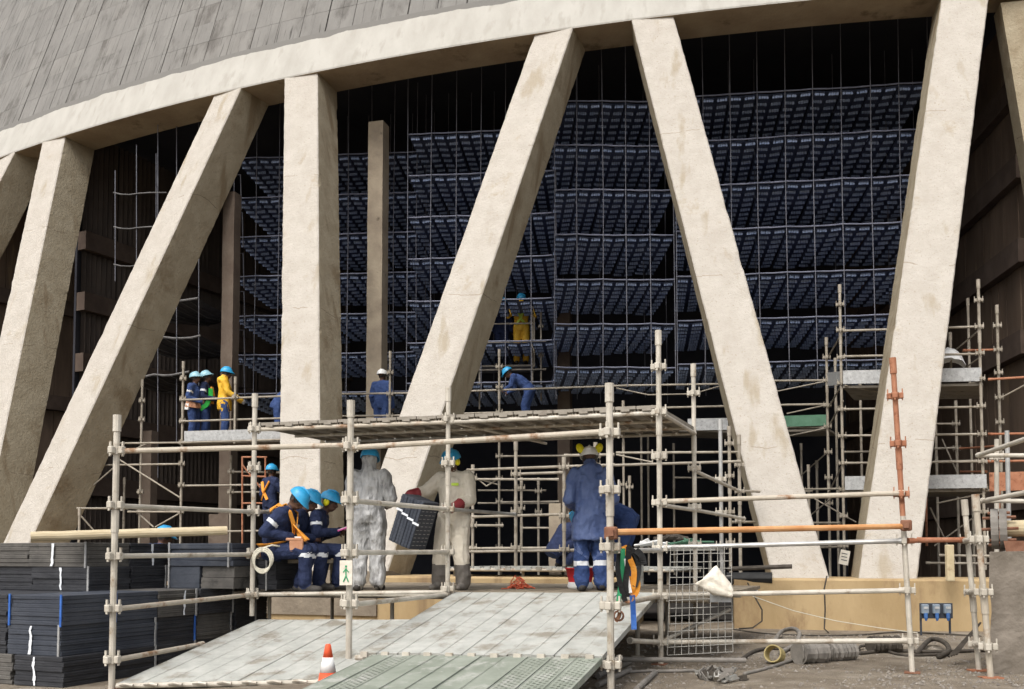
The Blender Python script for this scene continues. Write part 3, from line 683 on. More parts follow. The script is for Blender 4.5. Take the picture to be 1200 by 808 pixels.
r3 = ramp('side_ramp', P(303, 726, 11.75), P(528, 727, 11.45), P(428, 795, 9.30), P(137, 801, 9.6), 10, 'wide grey plank ramp beside the stacked black packs', lambda i: plankm)
for (a, b) in (((137, 804, 9.58), (428, 799, 9.28)), ((303, 731, 11.78), (528, 731, 11.5))): beam_px(r3, a, b, .026, None, 'bearer')
for (a, b) in (((417, 771, 9.42), (707, 774, 8.5)),): beam_px(r1, a, b, .026, None, 'bearer')
for i in range(11):
    c = P(417, 765, 9.40).lerp(P(707, 769, 8.45), (i+.5)/11); mb = MB(); mb.box(c - UP*.012 - IN*.03, (.07, .03, .05), GROT.to_3x3()); mb.build('hook', tubem, r1)
for i in range(10):
    c = P(137, 803, 9.57).lerp(P(428, 797, 9.27), (i+.5)/10); mb = MB(); mb.path([c - T_*.08 - IN*.03, c - IN*.045 + UP*.012, c + T_*.08 - IN*.03], .016, 6); mb.build('hook', tubem, r3)
# work deck between the ramps and the basin wall: boards along the wall
wd = empty('work_deck', P(600, 700, 13), 'dusty wooden work deck bridging the basin wall at the ramp top', 'deck')
DF = [P(240, 692, 12.4), P(525, 692.5, 11.6), P(830, 694, 10.6)]
for j in range(17):
    rg = random.Random(j); off = IN*(j*.235 + .03)
    for (a, b) in ((DF[0], DF[1]), (DF[1], DF[2])):
        a, b = Vector((a.x, a.y, .73)), Vector((b.x, b.y, .73)); d = (b-a).normalized()
        z = UP*rg.uniform(-.006, .006); p = [a + off + d*.01 + z, b + off - d*.01 + z, b + off + IN*.225 - d*.01 + z, a + off + IN*.225 + d*.01 + z]
        mb = MB(); mb.hexa([v - UP*.045 for v in p], p); mb.build('board', dirtyp, wd)
for (a, b) in ((DF[0], DF[1]), (DF[1], DF[2])): ledger(wd, Vector((a.x, a.y, .705)) - IN*.02, Vector((b.x, b.y, .705)) - IN*.02, .027, name='edge_tube')
for k in (.6, 2.2, 3.7):
    ledger(wd, Vector((DF[0].x, DF[0].y, .655)) + IN*k, Vector((DF[1].x, DF[1].y, .655)) + IN*k, .024, name='bearer'); ledger(wd, Vector((DF[1].x, DF[1].y, .655)) + IN*k, Vector((DF[2].x, DF[2].y, .655)) + IN*k, .024, name='bearer')
for a in (.5, 2.2, 4.4):
    for k in (.6, 2.1):
        q = DF[0] + (DF[1]-DF[0]).normalized()*a + IN*k
        if a > 3: q = DF[1] + (DF[2]-DF[1]).normalized()*(a-2.3) + IN*k
        mb = MB(); mb.tube((q.x, q.y, 0), (q.x, q.y, .65), .026, 8); mb.box((q.x, q.y, .01), (.14, .14, .015)); mb.build('prop', tubem, wd)
# inner platform beyond the wall
ip = empty('inner_platform', P(600, 672, 18), 'pale plank platform inside the tower behind the dusty work deck', 'platform')
a, b = P(520, 666, 17.2), P(790, 666, 16.1); a.z = b.z = .955
for i in range(22):
    u0, u1 = i/22 + .002, (i+1)/22 - .002; q = [a.lerp(b, u0), a.lerp(b, u1), a.lerp(b, u1) + IN*2.4, a.lerp(b, u0) + IN*2.4]
    z = UP*random.uniform(-.004, .004); mb = MB(); mb.hexa([v - UP*.05 + z for v in q], [v + z for v in q])
    mb.box((q[0]+q[1])/2 - IN*.03 - UP*.01, (.1, .04, .055), GROT.to_3x3()); mb.build('plank', plankm, ip)
ledger(ip, a - IN*.02 - UP*.04, b - IN*.02 - UP*.04, .027, name='edge_tube'); ledger(ip, a + IN*2.2 - UP*.08, b + IN*2.2 - UP*.08, .025, name='edge_tube')
for k in (.04, .35, .68, .97):
    for dd in (.1, 2.2):
        q = a.lerp(b, k) + IN*dd; mb = MB(); mb.tube((q.x, q.y, .05), (q.x, q.y, .9), .026, 8); mb.build('prop', tube2, ip)

# ---------------------------------------------------------------- scaffolds inside the tower
ms = empty('inner_scaffold', P(585, 660, 22.4), 'dark scaffold inside the tower below the hanging fill banks', 'scaffold')
for (px, pm, Y, pt, pb, cps) in ((585, 540, 22.4, 410, 676, (430, 454, 483, 535, 561, 588, 616, 642)), (457, 450, 22.6, 412, 676, (437, 462, 488)),
        (604.5, 600, 15.2, 516, 664, (556, 600, 642)), (554, 600, 18.2, 545, 668, (560, 616, 642)), (611, 600, 20.4, 560, 672, (572, 596)), (631, 600, 22.0, 560, 674, (576, 600)),
        (661, 600, 15.2, 536, 664, (548, 605, 644)), (698, 560, 15.6, 519, 664, (535, 545)), (855.5, 600, 16.6, 500, 680, (520, 558, 600, 636)), (867, 600, 16.0, 510, 676, (545, 576, 610)),
        (731, 600, 22, 470, 674, (568,)), (738, 600, 21, 558, 672, (571,)), (971, 560, 20.2, 396, 680, (419, 446, 475, 500, 530, 560, 590)),
        (752, 600, 24, 500, 674, ()), (760, 600, 25, 500, 674, ()), (790, 600, 25, 520, 674, ()), (925, 600, 21, 540, 676, ()), (958, 600, 21.5, 540, 676, ()), (940, 600, 24, 520, 676, ()), (948, 590, 20.6, 545, 676, (575, 620))):
    post_px(ms, px, pm, Y, pt, pb, cps, r=.027, m=tube2, cpl=CPL2, rz=.2)
for (a, b) in (((396, 462, 22.7), (480, 461, 22.6)), ((396, 488, 22.7), (480, 487, 22.6)), ((540, 459, 22.5), (735, 452, 22.2)), ((735, 452, 22.2), (860, 450, 21.4)), ((540, 485, 22.5), (735, 479, 22.2)), ((735, 479, 22.2), (860, 476, 21.4)),
               ((585, 535, 22.4), (705, 534, 22)), ((548, 551, 18), (662, 547, 15.2)), ((600, 556, 15.2), (661, 554, 15.2)), ((554, 562, 18.2), (655, 562, 18)), ((582, 589, 22.4), (655, 588, 22.2)),
               ((554, 606, 16.4), (661, 603, 15.2)), ((554, 616, 18.2), (590, 616, 18.2)), ((548, 643, 18), (672, 642, 17.5)), ((546, 647, 16), (675, 645, 15.2)), ((610, 619, 20.4), (650, 619, 20.4)),
               ((661, 534, 15.6), (720, 533, 15.4)), ((661, 547, 15.2), (720, 545, 15.2)), ((704, 546, 15.4), (868, 541, 15.6)), ((722, 531, 17.5), (880, 530, 17)),
               ((848, 447, 20.8), (971, 446, 20.2)), ((900, 475, 20.6), (971, 474, 20.2)), ((860, 502, 21), (971, 501, 20.2)), ((868, 576, 16), (890, 576, 16.2)), ((855, 612, 16.6), (900, 612, 17)),
               ((930, 574, 20.6), (990, 573, 19)), ((950, 613, 20.6), (985, 613, 19.5)), ((960, 642, 20.6), (985, 641, 19.5)), ((880, 640, 19), (975, 638, 20)), ((560, 590, 24), (650, 590, 24)), ((560, 575, 25), (640, 575, 25)), ((790, 560, 24), (850, 560, 24))):
    beam_px(ms, a, b, .0225, tube2)
for (a, b) in (((722, 455, 22.1), (760, 463, 22)), ((760, 463, 22), (805, 462, 21.8)), ((818, 460, 21.7), (850, 451, 21.4)), ((722, 533, 17.4), (765, 542, 17.2)), ((905, 460, 20.6), (968, 447, 20.2)), ((922, 485, 20.5), (968, 475, 20.2)), ((925, 511, 20.5), (968, 502, 20.2)),
               ((943, 610, 21), (985, 575, 19)), ((955, 585, 20.4), (1003, 612, 18.8)), ((930, 565, 22), (970, 530, 21)), ((556, 560, 18.2), (583, 568, 18.2)), ((556, 558, 18.2), (570, 570, 18.2)), ((570, 570, 18.2), (583, 562, 18.2))):
    beam_px(ms, a, b, .014, tube2, 'brace')
def toeboard(th, a, b, hpx, Y0, Y1, m, label=None, thick=.03):
    p, q = P(*a, Y0), P(*b, Y1); h0, h1 = hpx*Y0/FPX, hpx*Y1/FPX; d = (q-p); d.z = 0; d.normalize(); n = Vector((-d.y, d.x, 0))
    mb = MB(); bb = [p, q, q + n*thick, p + n*thick]; mb.hexa([bb[0]-UP*h0, bb[1]-UP*h1, bb[2]-UP*h1, bb[3]-UP*h0], bb); o = mb.build('toe_board', m, th)
    if label: o['label'] = label
    return o
toeboard(ms, (806, 491), (853, 490), 14, 21.3, 21.2, toem); toeboard(ms, (905, 488), (968, 486), 13, 20.4, 20.2, greent, 'green perforated toe board')
for r_ in range(3):                                           # its punched holes
    for i in range(14):
        mb = MB(); q = P(908 + i*4.3, 489 + r_*4 - i*.1, 20.36); mb.ball(q, (.012, .006, .012), seg=6, rings=4); mb.build('hole', mblack, ms) if r_ == 1 and i % 2 == 0 else None
def deckboards(th, p0, p1, depth, n, m, z=None):
    a, b = Vector(p0), Vector(p1); d = (b-a); d.z = 0; d.normalize(); inw = Vector((-d.y, d.x, 0)); w_ = depth/n
    for i in range(n):
        q = [a + inw*(i*w_+.006), b + inw*(i*w_+.006), b + inw*((i+1)*w_-.006), a + inw*((i+1)*w_-.006)]; dz = UP*random.uniform(-.006, .004)
        mb = MB(); mb.hexa([v - UP*.045 + dz for v in q], [v + dz for v in q]); mb.build('deck_plank', m, th)
deckboards(ms, P(540, 496, 22.5), P(862, 505, 21.2), 1.2, 5, roofp)
deckboards(ms, P(862, 505, 21.2), P(972, 503, 20.3), 1.0, 4, roofp)
deckboards(ms, P(396, 501, 22.7), P(500, 500, 22.6), 1.2, 5, roofp)
# high hanging stage for the yellow suited worker
hsg = empty('working_stage', P(600, 430, 24.6), 'small high plank stage carrying the worker in a yellow suit', 'stage')
deckboards(hsg, P(560, 428, 24.3), P(627, 427, 24.3), .9, 4, roofp)
for (px, pt, pb) in ((624, 360, 466), (634, 365, 470), (562, 400, 480)): post_px(hsg, px, 420, 24.25, pt, pb, (pt+18, pt+52), r=.022, m=tube2, cpl=CPL2)
for (a, b) in (((570, 380, 24.2), (626, 379, 24.2)), ((560, 402, 24.2), (640, 400, 24.2)), ((560, 434, 24.2), (640, 433, 24.2)), ((626, 372, 24.2), (626, 430, 24.25))): beam_px(hsg, a, b, .02, tube2)
# scaffold stage at the left, with three onlookers on it
ls = empty('stage_scaffold', P(213, 640, 22), 'dark scaffold stage before the corrugated wall carrying the three onlookers', 'scaffold')
for (px, pm, Y, pt, pb, cps) in ((213, 540, 22, 424, 678, (444, 468, 494, 519, 544, 569, 600)), (165, 540, 22.6, 445, 676, (470, 492, 577, 600)), (275.6, 470, 21.8, 442, 520, (466,)), (270.5, 560, 22.4, 534, 672, (553, 577)), (93, 610, 21.2, 596, 676, ()), (145, 600, 23, 560, 676, ()), (332, 500, 22.3, 462, 672, ())):
    post_px(ls, px, pm, Y, pt, pb, cps, r=.026, m=tube2, cpl=CPL2, rz=.2)
for (a, b) in (((213, 469, 21.9), (345, 464, 21.8)), ((213, 494, 21.9), (345, 490, 21.8)), ((118, 520, 22.6), (213, 519, 22)), ((110, 545.5, 22.6), (213, 544, 22)), ((213, 569.5, 22), (340, 568, 22)), ((271, 553, 22.4), (330, 554, 22.4)), ((271, 577, 22.4), (330, 577, 22.4)), ((90, 596, 21.4), (150, 596, 21.6)), ((150, 600, 22.4), (213, 600, 22)), ((200, 624, 21.5), (330, 622, 21.4)), ((213, 519, 21.7), (345, 515, 21.6))):
    beam_px(ls, a, b, .0225, tube2)
for (a, b) in (((140, 539, 22.4), (212, 584, 22)), ((100, 577, 22.2), (136, 546, 22.4)), ((160, 600, 22.4), (180, 618, 22.3)), ((182, 618, 22.2), (212, 601, 22)), ((152, 530, 22.5), (172, 520, 22.5)), ((95, 605, 21.4), (110, 622, 21.5))):
    beam_px(ls, a, b, .018, tube2, 'brace')
toeboard(ls, (216, 505.5), (340, 502), 12, 21.8, 21.7, toem); deckboards(ls, P(213, 518, 21.85), P(345, 515, 21.75), 1.3, 5, roofp)
rf = empty('rusty_frame', P(300, 600, 21.5), 'rust red welded tube frame standing under the onlookers stage', 'frame')
for (a, b) in (((284, 535, 21.4), (284, 600, 21.4)), ((311, 535, 21.4), (311, 640, 21.4)), ((283, 536, 21.4), (313, 536, 21.4)), ((284, 545, 21.4), (308, 575, 21.4)), ((283, 558, 21.4), (312, 559, 21.4)), ((284, 600, 21.4), (284, 660, 21.4)), ((284, 590, 21.4), (311, 590, 21.4))):
    beam_px(rf, a, b, .02, rustm, 'bar')
# scaffold tower behind the right leg
rs = empty('scaffold_tower', P(1000, 670, 18.6), 'tall dark scaffold tower with plank stage behind the right leg', 'scaffold')
for (px, pm, Y, pt, pb, cps) in ((987, 510, 18.6, 334, 684, (357, 387, 419, 449, 480, 511, 543, 574, 605, 640)), (1151, 520, 17.5, 328, 668, (352, 383, 414, 444, 476, 509, 541, 572, 600)), (1171, 470, 18.4, 358, 640, (382, 410, 437, 466, 495)),
        (1121, 520, 20.3, 470, 676, (497, 526)), (980, 500, 20.8, 420, 676, (446,)), (1114, 420, 18.7, 390, 440, ()), (1010, 560, 20.8, 450, 676, ()), (1098, 560, 20.4, 480, 676, ()), (1137, 470, 20.8, 350, 676, ())):
    post_px(rs, px, pm, Y, pt, pb, cps, r=.026, m=tube2, cpl=CPL2, rz=.1)
for (a, b) in (((987, 388, 18.6), (1151, 383, 17.5)), ((987, 418, 18.6), (1151, 415, 17.5)), ((987, 480, 18.6), (1151, 477, 17.5)), ((987, 511, 18.6), (1151, 509, 17.5)), ((987, 543, 18.6), (1151, 541, 17.5)), ((1095, 526, 20.3), (1121, 525, 20.3)), ((1095, 541, 20), (1145, 540, 20)), ((1060, 497, 20.5), (1121, 497, 20.3)), ((987, 577, 18.6), (1160, 575, 17.5)), ((1100, 651, 17.2), (1160, 652, 17)), ((987, 530, 20.6), (1060, 529, 20.4)), ((1085, 633, 18), (1150, 634, 17.6)), ((1085, 660, 17.6), (1180, 661, 17))):
    beam_px(rs, a, b, .022, tube2)
for (a, b) in (((971, 418, 20.2), (987, 390, 18.6)), ((971, 478, 20.2), (987, 450, 18.6)), ((971, 500, 20.2), (988, 470, 18.6)), ((968, 585, 20.4), (987, 545, 18.6)), ((1118, 412, 19), (1150, 385, 17.6)), ((1130, 432, 18.5), (1150, 418, 17.6)), ((990, 452, 18.5), (1030, 460, 18.6)), ((1098, 458, 18.4), (1150, 447, 17.6)), ((1104, 515, 20.2), (1122, 555, 20.2)), ((1098, 590, 18), (1155, 578, 17.5)), ((1174, 466, 18.3), (1200, 452, 18)), ((1090, 595, 18.5), (1120, 660, 18.5)), ((1095, 640, 18.5), (1150, 600, 18.2))):
    beam_px(rs, a, b, .015, tube2, 'brace')
for (a, b) in (((1158, 445, 17.5), (1225, 441, 17)), ((1128, 411, 18.6), (1171, 410, 18.4)), ((1158, 509, 17.5), (1225, 508, 17)), ((1125, 526, 20), (1170, 523, 19)), ((1158, 541, 17.5), (1225, 540, 17)), ((1126, 553, 19.8), (1156, 553, 19)), ((1085, 545, 20), (1086, 640, 20)), ((1171, 575, 18), (1171, 640, 18)), ((1075, 632, 12.8), (1132, 632, 12.4))):
    beam_px(rs, a, b, .022, rustm)
toeboard(rs, (988, 434.5), (1150, 431), 16, 18.5, 17.45, toem); toeboard(rs, (990, 558.5), (1156, 556), 16, 18.5, 17.4, toem); toeboard(rs, (1159, 554), (1230, 552), 22, 17.4, 16.9, rustm, 'rust red toe board')
deckboards(rs, P(988, 452, 18.55), P(1152, 449, 17.5), 1.7, 7, roofp); deckboards(rs, P(988, 575, 18.55), P(1156, 573, 17.5), 1.7, 7, roofp)
toeboard(rs, (968, 437), (988, 435), 16, 20.3, 18.55, toem)
mb = MB()
for i in range(9):
    for j in range(7):
        u, v = i/8, j/6; q = P(1098 + 34*u, 430, 18.2 + .5*v); h = .42*math.sin(math.pi*min(1, max(0, u*.9+.08)))**.5*math.sin(math.pi*(.15+.7*v))
        mb.v.append(Vector((q.x, q.y, zpx(431, 18.2) + max(0, h*(1 + .3*noise.noise(Vector((u*4, v*4, 2))))))))
for i in range(8):
    for j in range(6): mb.f.append([i*7+j, (i+1)*7+j, (i+1)*7+j+1, i*7+j+1]); mb.m.append(0)
tag(mb.build('plastic_sack', mhelw, smooth=True), 'crumpled white sack lying on the plank stage of the scaffold tower', 'sack')
# pair of standards and rails at the far right, near the block
rp = empty('rail_posts', P(1147, 776, 10.1), 'two leaning pale scaffold posts with rails beside the muddy block', 'scaffold')
standard(rp, P(1147, 776, 10.1), P(1130, 586, 10.1), r=.027, cz=[zpx(p, 10.1) for p in (634, 694, 755)], ground=True)
standard(rp, P(1161, 794, 9.5), P(1143, 580, 9.5), r=.029, cz=[zpx(p, 9.5) for p in (632, 694, 758)], ground=True)
standard(rp, P(1168, 655, 11.2), P(1168, 515, 11.2), r=.026, cz=[zpx(p, 11.2) for p in (536,)], sleeve=False); standard(rp, P(1183, 650, 11.5), P(1180, 505, 11.5), r=.026, cz=(), sleeve=False)
for (a, b) in (((1146, 534, 11), (1230, 505, 9.2)), ((1146, 534, 11), (1230, 534, 10.6)), ((1148, 588, 10.4), (1230, 572, 9.2)), ((1150, 587, 10.6), (1230, 588, 10.4)), ((1130, 634, 10.1), (1148, 632, 9.5)), ((1134, 694, 10.1), (1156, 693, 9.5)), ((1142, 755, 10.1), (1162, 757, 9.5)), ((1064, 634, 9.9), (1130, 633, 10.1))):
    beam_px(rp, a, b, .025, rustm if a[0] == 1064 else tubem)
for (px, py, Y) in ((1147, 776, 10.1), (1161, 795, 9.5)):
    q = P(px, py, Y); mb = MB(); mb.box((q.x, q.y, gh(q.x, q.y)+.01), (.2, .12, .015)); mb.build('base_plate', rustm, rp)
mb = MB(); mb.box(P(1113, 660, 14.9), (.11, .09, .55), bev=.01); tag(mb.build('marker_post', mcream), 'short cream square post on the basin wall', 'post')

# ---------------------------------------------------------------- stacked fill packs
K = Vector((-4.47, 9.84, -.13))
def pk(a, b, z): return K + T_*a + IN*b + UP*z
def sheet_mesh(w_, d_, h_, m, seed):
    rg = random.Random(seed); mb = MB()
    # folded sheet: ridged front and side edges read as thin plates
    mb.box((0, 0, 0), (w_, d_, h_*.975), bev=.003)
    for k in range(2): mb.box((rg.uniform(-.004, .004), 0, -h_*.2 + k*h_*.4), (w_+.004, d_+.004, h_*.16))
    return mb.mesh('sheet', m)
SHM = {}
packrg = random.Random(21)
LOOKS = {'black': packm, 'dusty grey': packg, 'blue black': packb}
def pack(a, b, z, w_, d_, h_, look, label, n=5, strap=None, mark=False, group='stacked fill packs'):
    "a,b: front right corner of the pack in stack coordinates"
    c = pk(a - w_/2, b + d_/2, z); th = empty('fill_pack', c, label, 'fill pack', group); n = n if n < 3 else int(n*1.5); hs_ = h_/n
    key = (round(w_,2), round(d_,2), round(hs_,3), look)
    if key not in SHM: SHM[key] = sheet_mesh(w_, d_, hs_, LOOKS[look], len(SHM))
    for i in range(n):
        j = Vector((packrg.uniform(-.011, .011), packrg.uniform(-.011, .011), 0))
        inst('sheet', SHM[key], th, Matrix.Translation(c + UP*(hs_*(i+.5)) + j) @ GROT @ Matrix.Rotation(packrg.uniform(-.012, .012), 4, 'Z'))
    mm = {'blue': bluest, 'grey': greyst}
    if strap:
        for (u, face) in strap[1]:
            q = pk(a - w_ + w_*u, b - .012, z) if face == 'f' else pk(a + .012, b + d_*u, z)
            mb = MB(); mb.box(q + UP*h_/2, (.022, .012, h_+.02), GROT.to_3x3()) if face == 'f' else mb.box(q + UP*h_/2, (.012, .022, h_+.02), GROT.to_3x3()); mb.build('strap', mm[strap[0]], th)
    if mark:
        mb = MB(); pts = []; u, face = mark
        for i in range(7):
            uu = u + packrg.uniform(-.02, .02); q = pk(a - w_ + w_*uu, b - .016, z) if face == 'f' else pk(a + .016, b + d_*uu, z)
            pts.append(q + UP*(h_*(.03 + .94*i/6)))
        for i in range(6):
            ww = (T_ if face == 'f' else IN)*packrg.uniform(.010, .02); mb.add([pts[i]-ww, pts[i]+ww, pts[i+1]+ww, pts[i+1]-ww], [(0,1,2,3)])
        mb.build('paint_mark', whitep, th)
    return th
H = .303; D = .655; W0 = .72
B = 'black'; G = 'dusty grey'; N = 'blue black'
# lower tiers, front row
pack(.05, -.03, 0, W0*.9, D, H, B, 'bottom black pack with a white paint stroke beside the scaffold post', 4, mark=(.42, 'f'))
pack(-.66, -.02, 0, W0*.95, D, H, G, 'dusty grey bottom pack with a dotted white mark at the stack corner', 5, mark=(.5, 'f'))
pack(-.02, .0, H, W0, D, H, N, 'blue black middle pack with a thick white chalk stroke', 4, strap=('grey', ((.97, 'f'),)), mark=(.44, 'f'))
pack(-.79, .02, H, W0, D, H, B, 'black middle pack left of the chalk stroked one, mostly hidden', 5)
pack(-.01, .0, 2*H, W0, D, H*.99, N, 'blue black upper pack with blue straps on both its corners', 5, strap=('blue', ((.02, 'f'), (.985, 'f'))))
pack(-.77, .02, 2*H, W0, D, H*.99, B, 'black upper pack left of the blue strapped corner pack', 5)
# rows behind, seen by their ends between the rails
names = {(1,0): 'black bottom pack second from the corner in the ramp side row', (1,1): 'blue black middle pack second from the corner in the ramp side row', (1,2): 'blue black top pack second from the corner, blue strap at its edge',
         (2,0): 'black bottom pack third from the corner in the ramp side row', (2,1): 'black middle pack third from the corner, blue strap at its edge', (2,2): 'dusty grey top pack third from the corner with white dotted mark',
         (3,0): 'black bottom pack at the far end of the ramp side row', (3,1): 'dusty grey middle pack at the far end of the ramp side row', (3,2): 'black top pack at the far end of the ramp side row'}
lk = {(1,0): B, (1,1): N, (1,2): N, (2,0): B, (2,1): B, (2,2): G, (3,0): B, (3,1): G, (3,2): B}
for j in (1, 2, 3):
    for l in range(3):
        pack(packrg.uniform(-.03, .03), j*.67, l*H, W0, D, H*.995, lk[(j,l)], names[(j,l)], 5, strap=('blue', ((.03, 's'),)) if (j,l) in ((1,2),) else (('blue', ((.95, 's'),)) if (j,l) == (2,1) else ('grey', ((.93, 's'),))), mark=(.62, 's') if (j,l) == (2,2) else False)
pack(.02, 2.68, 0, W0, D, H*3, B, 'tall black pack closing the ramp side row under the orange tube', 9, strap=('grey', ((.6, 's'),)))
for (a_, b_, lb) in ((-.75, .67, 'tall black pack hidden behind the blue strapped corner packs'), (-1.5, .67, 'tall black pack behind the plain front packs'), (-.75, 1.34, 'tall black pack under the chalk scrawled set back tier'), (-1.5, 1.34, 'tall black pack under the plain set back tier')):
    pack(a_, b_, 0, W0, D, H*3-.006, B, lb, 9)
# upper tiers standing on them, set back
Z2 = 3*H - .004; h2 = .27
pack(-.70, 1.02, Z2, .86, .62, h2, B, 'black pack with chalk scrawl in the set back lower tier', 3, strap=('grey', ((.99, 'f'),)), mark=(.52, 'f'))
pack(-1.58, 1.04, Z2, .8, .62, h2, B, 'plain black pack left of the chalk scrawled one', 4)
pack(-.72, 1.0, Z2+h2, .88, .64, h2*1.02, G, 'dusty grey top pack with white stroke under the timber pole end', 4, strap=('grey', ((.985, 'f'),)), mark=(.42, 'f'))
pack(-1.62, 1.02, Z2+h2, .8, .62, h2*1.02, G, 'dusty grey top pack left of the white stroked one', 4)
pack(-.70, 1.66, Z2, .86, .62, h2, B, 'black pack in the second set back row beside the grey straps', 5, strap=('grey', ((.92, 's'),)))
pack(-.71, 1.66, Z2+h2, .86, .62, h2*1.02, B, 'black top pack with short white stroke in the second set back row', 5, mark=(.55, 's'))
pack(-.12, 2.16, Z2, .47, .62, h2, N, 'blue black end pack below the long blue topped one', 1, strap=('grey', ((.04, 'f'),)))
pack(.37, 2.18, Z2, .47, .62, h2, G, 'dusty grey end pack beside the blue black end pack', 2)
pack(.37, 2.15, Z2+h2, .96, .62, h2*1.02, N, 'long blue black top pack beside the scaffold post', 3, strap=('grey', ((.03, 'f'), (.95, 'f'))))
pack(.66, 2.62, Z2-.02, .27, .6, h2*2, B, 'narrow black pack under the seated worker with the orange harness', 6, strap=('grey', ((.5, 'f'),)))
mb = MB(); a, b = P(36, 629, 10.75), P(266, 622, 11.55)
mb.path([a.lerp(b, i/14) + UP*.006*noise.noise(Vector((i*.7, 0, 0))) for i in range(15)], [.052 + .004*noise.noise(Vector((i, 3, 0))) for i in range(15)], 12)
tag(mb.build('timber_pole', woodm), 'pale round timber pole lying along the top of the packs', 'pole')

# ---------------------------------------------------------------- people
def ellipse_loft(mb, rings, seg=14):
    "rings: (centre, right vector, forward vector, rx, ry)"
    vs_, fs = [], []
    for (c, rx_, fy_, rx, ry) in rings:
        for k in range(seg):
            t = 2*math.pi*k/seg; vs_.append(c + rx_*(rx*math.cos(t)) + fy_*(ry*math.sin(t)))
    n = len(rings)
    for i in range(n-1):
        for k in range(seg): fs.append((i*seg+k, i*seg+(k+1) % seg, (i+1)*seg+(k+1) % seg, (i+1)*seg+k))
    fs += [tuple(range(seg))[::-1], tuple((n-1)*seg+k for k in range(seg))]
    mb.add(vs_, fs)
def capsule(mb, a, b, ra, rb, seg=10):
    a, b = Vector(a), Vector(b); d = b-a; L = d.length
    if L < 1e-5: return
    d /= L; pts, rr = [], []
    for q in (-1, -.8, -.4, 0): pts.append(a + d*ra*q); rr.append(max(.15*ra, ra*math.sqrt(max(0, 1-q*q))))
    for q in (0, .4, .8, 1): pts.append(b + d*rb*q); rr.append(max(.15*rb, rb*math.sqrt(max(0, 1-q*q))))
    mb.path(pts, rr, seg)
BASE = dict(pelvis=(0,0,.95), waist=(0,.0,1.10), chest=(0,.01,1.31), neck=(0,.0,1.47), head=(0,.035,1.615),
    shR=(.185,0,1.42), elR=(.25,-.03,1.14), wrR=(.25,.10,.90), shL=(-.185,0,1.42), elL=(-.25,-.03,1.14), wrL=(-.25,.10,.90),
    hipR=(.095,0,.93), knR=(.11,.03,.50), anR=(.115,-.02,.085), hipL=(-.095,0,.93), knL=(-.11,.03,.50), anL=(-.115,-.02,.085))
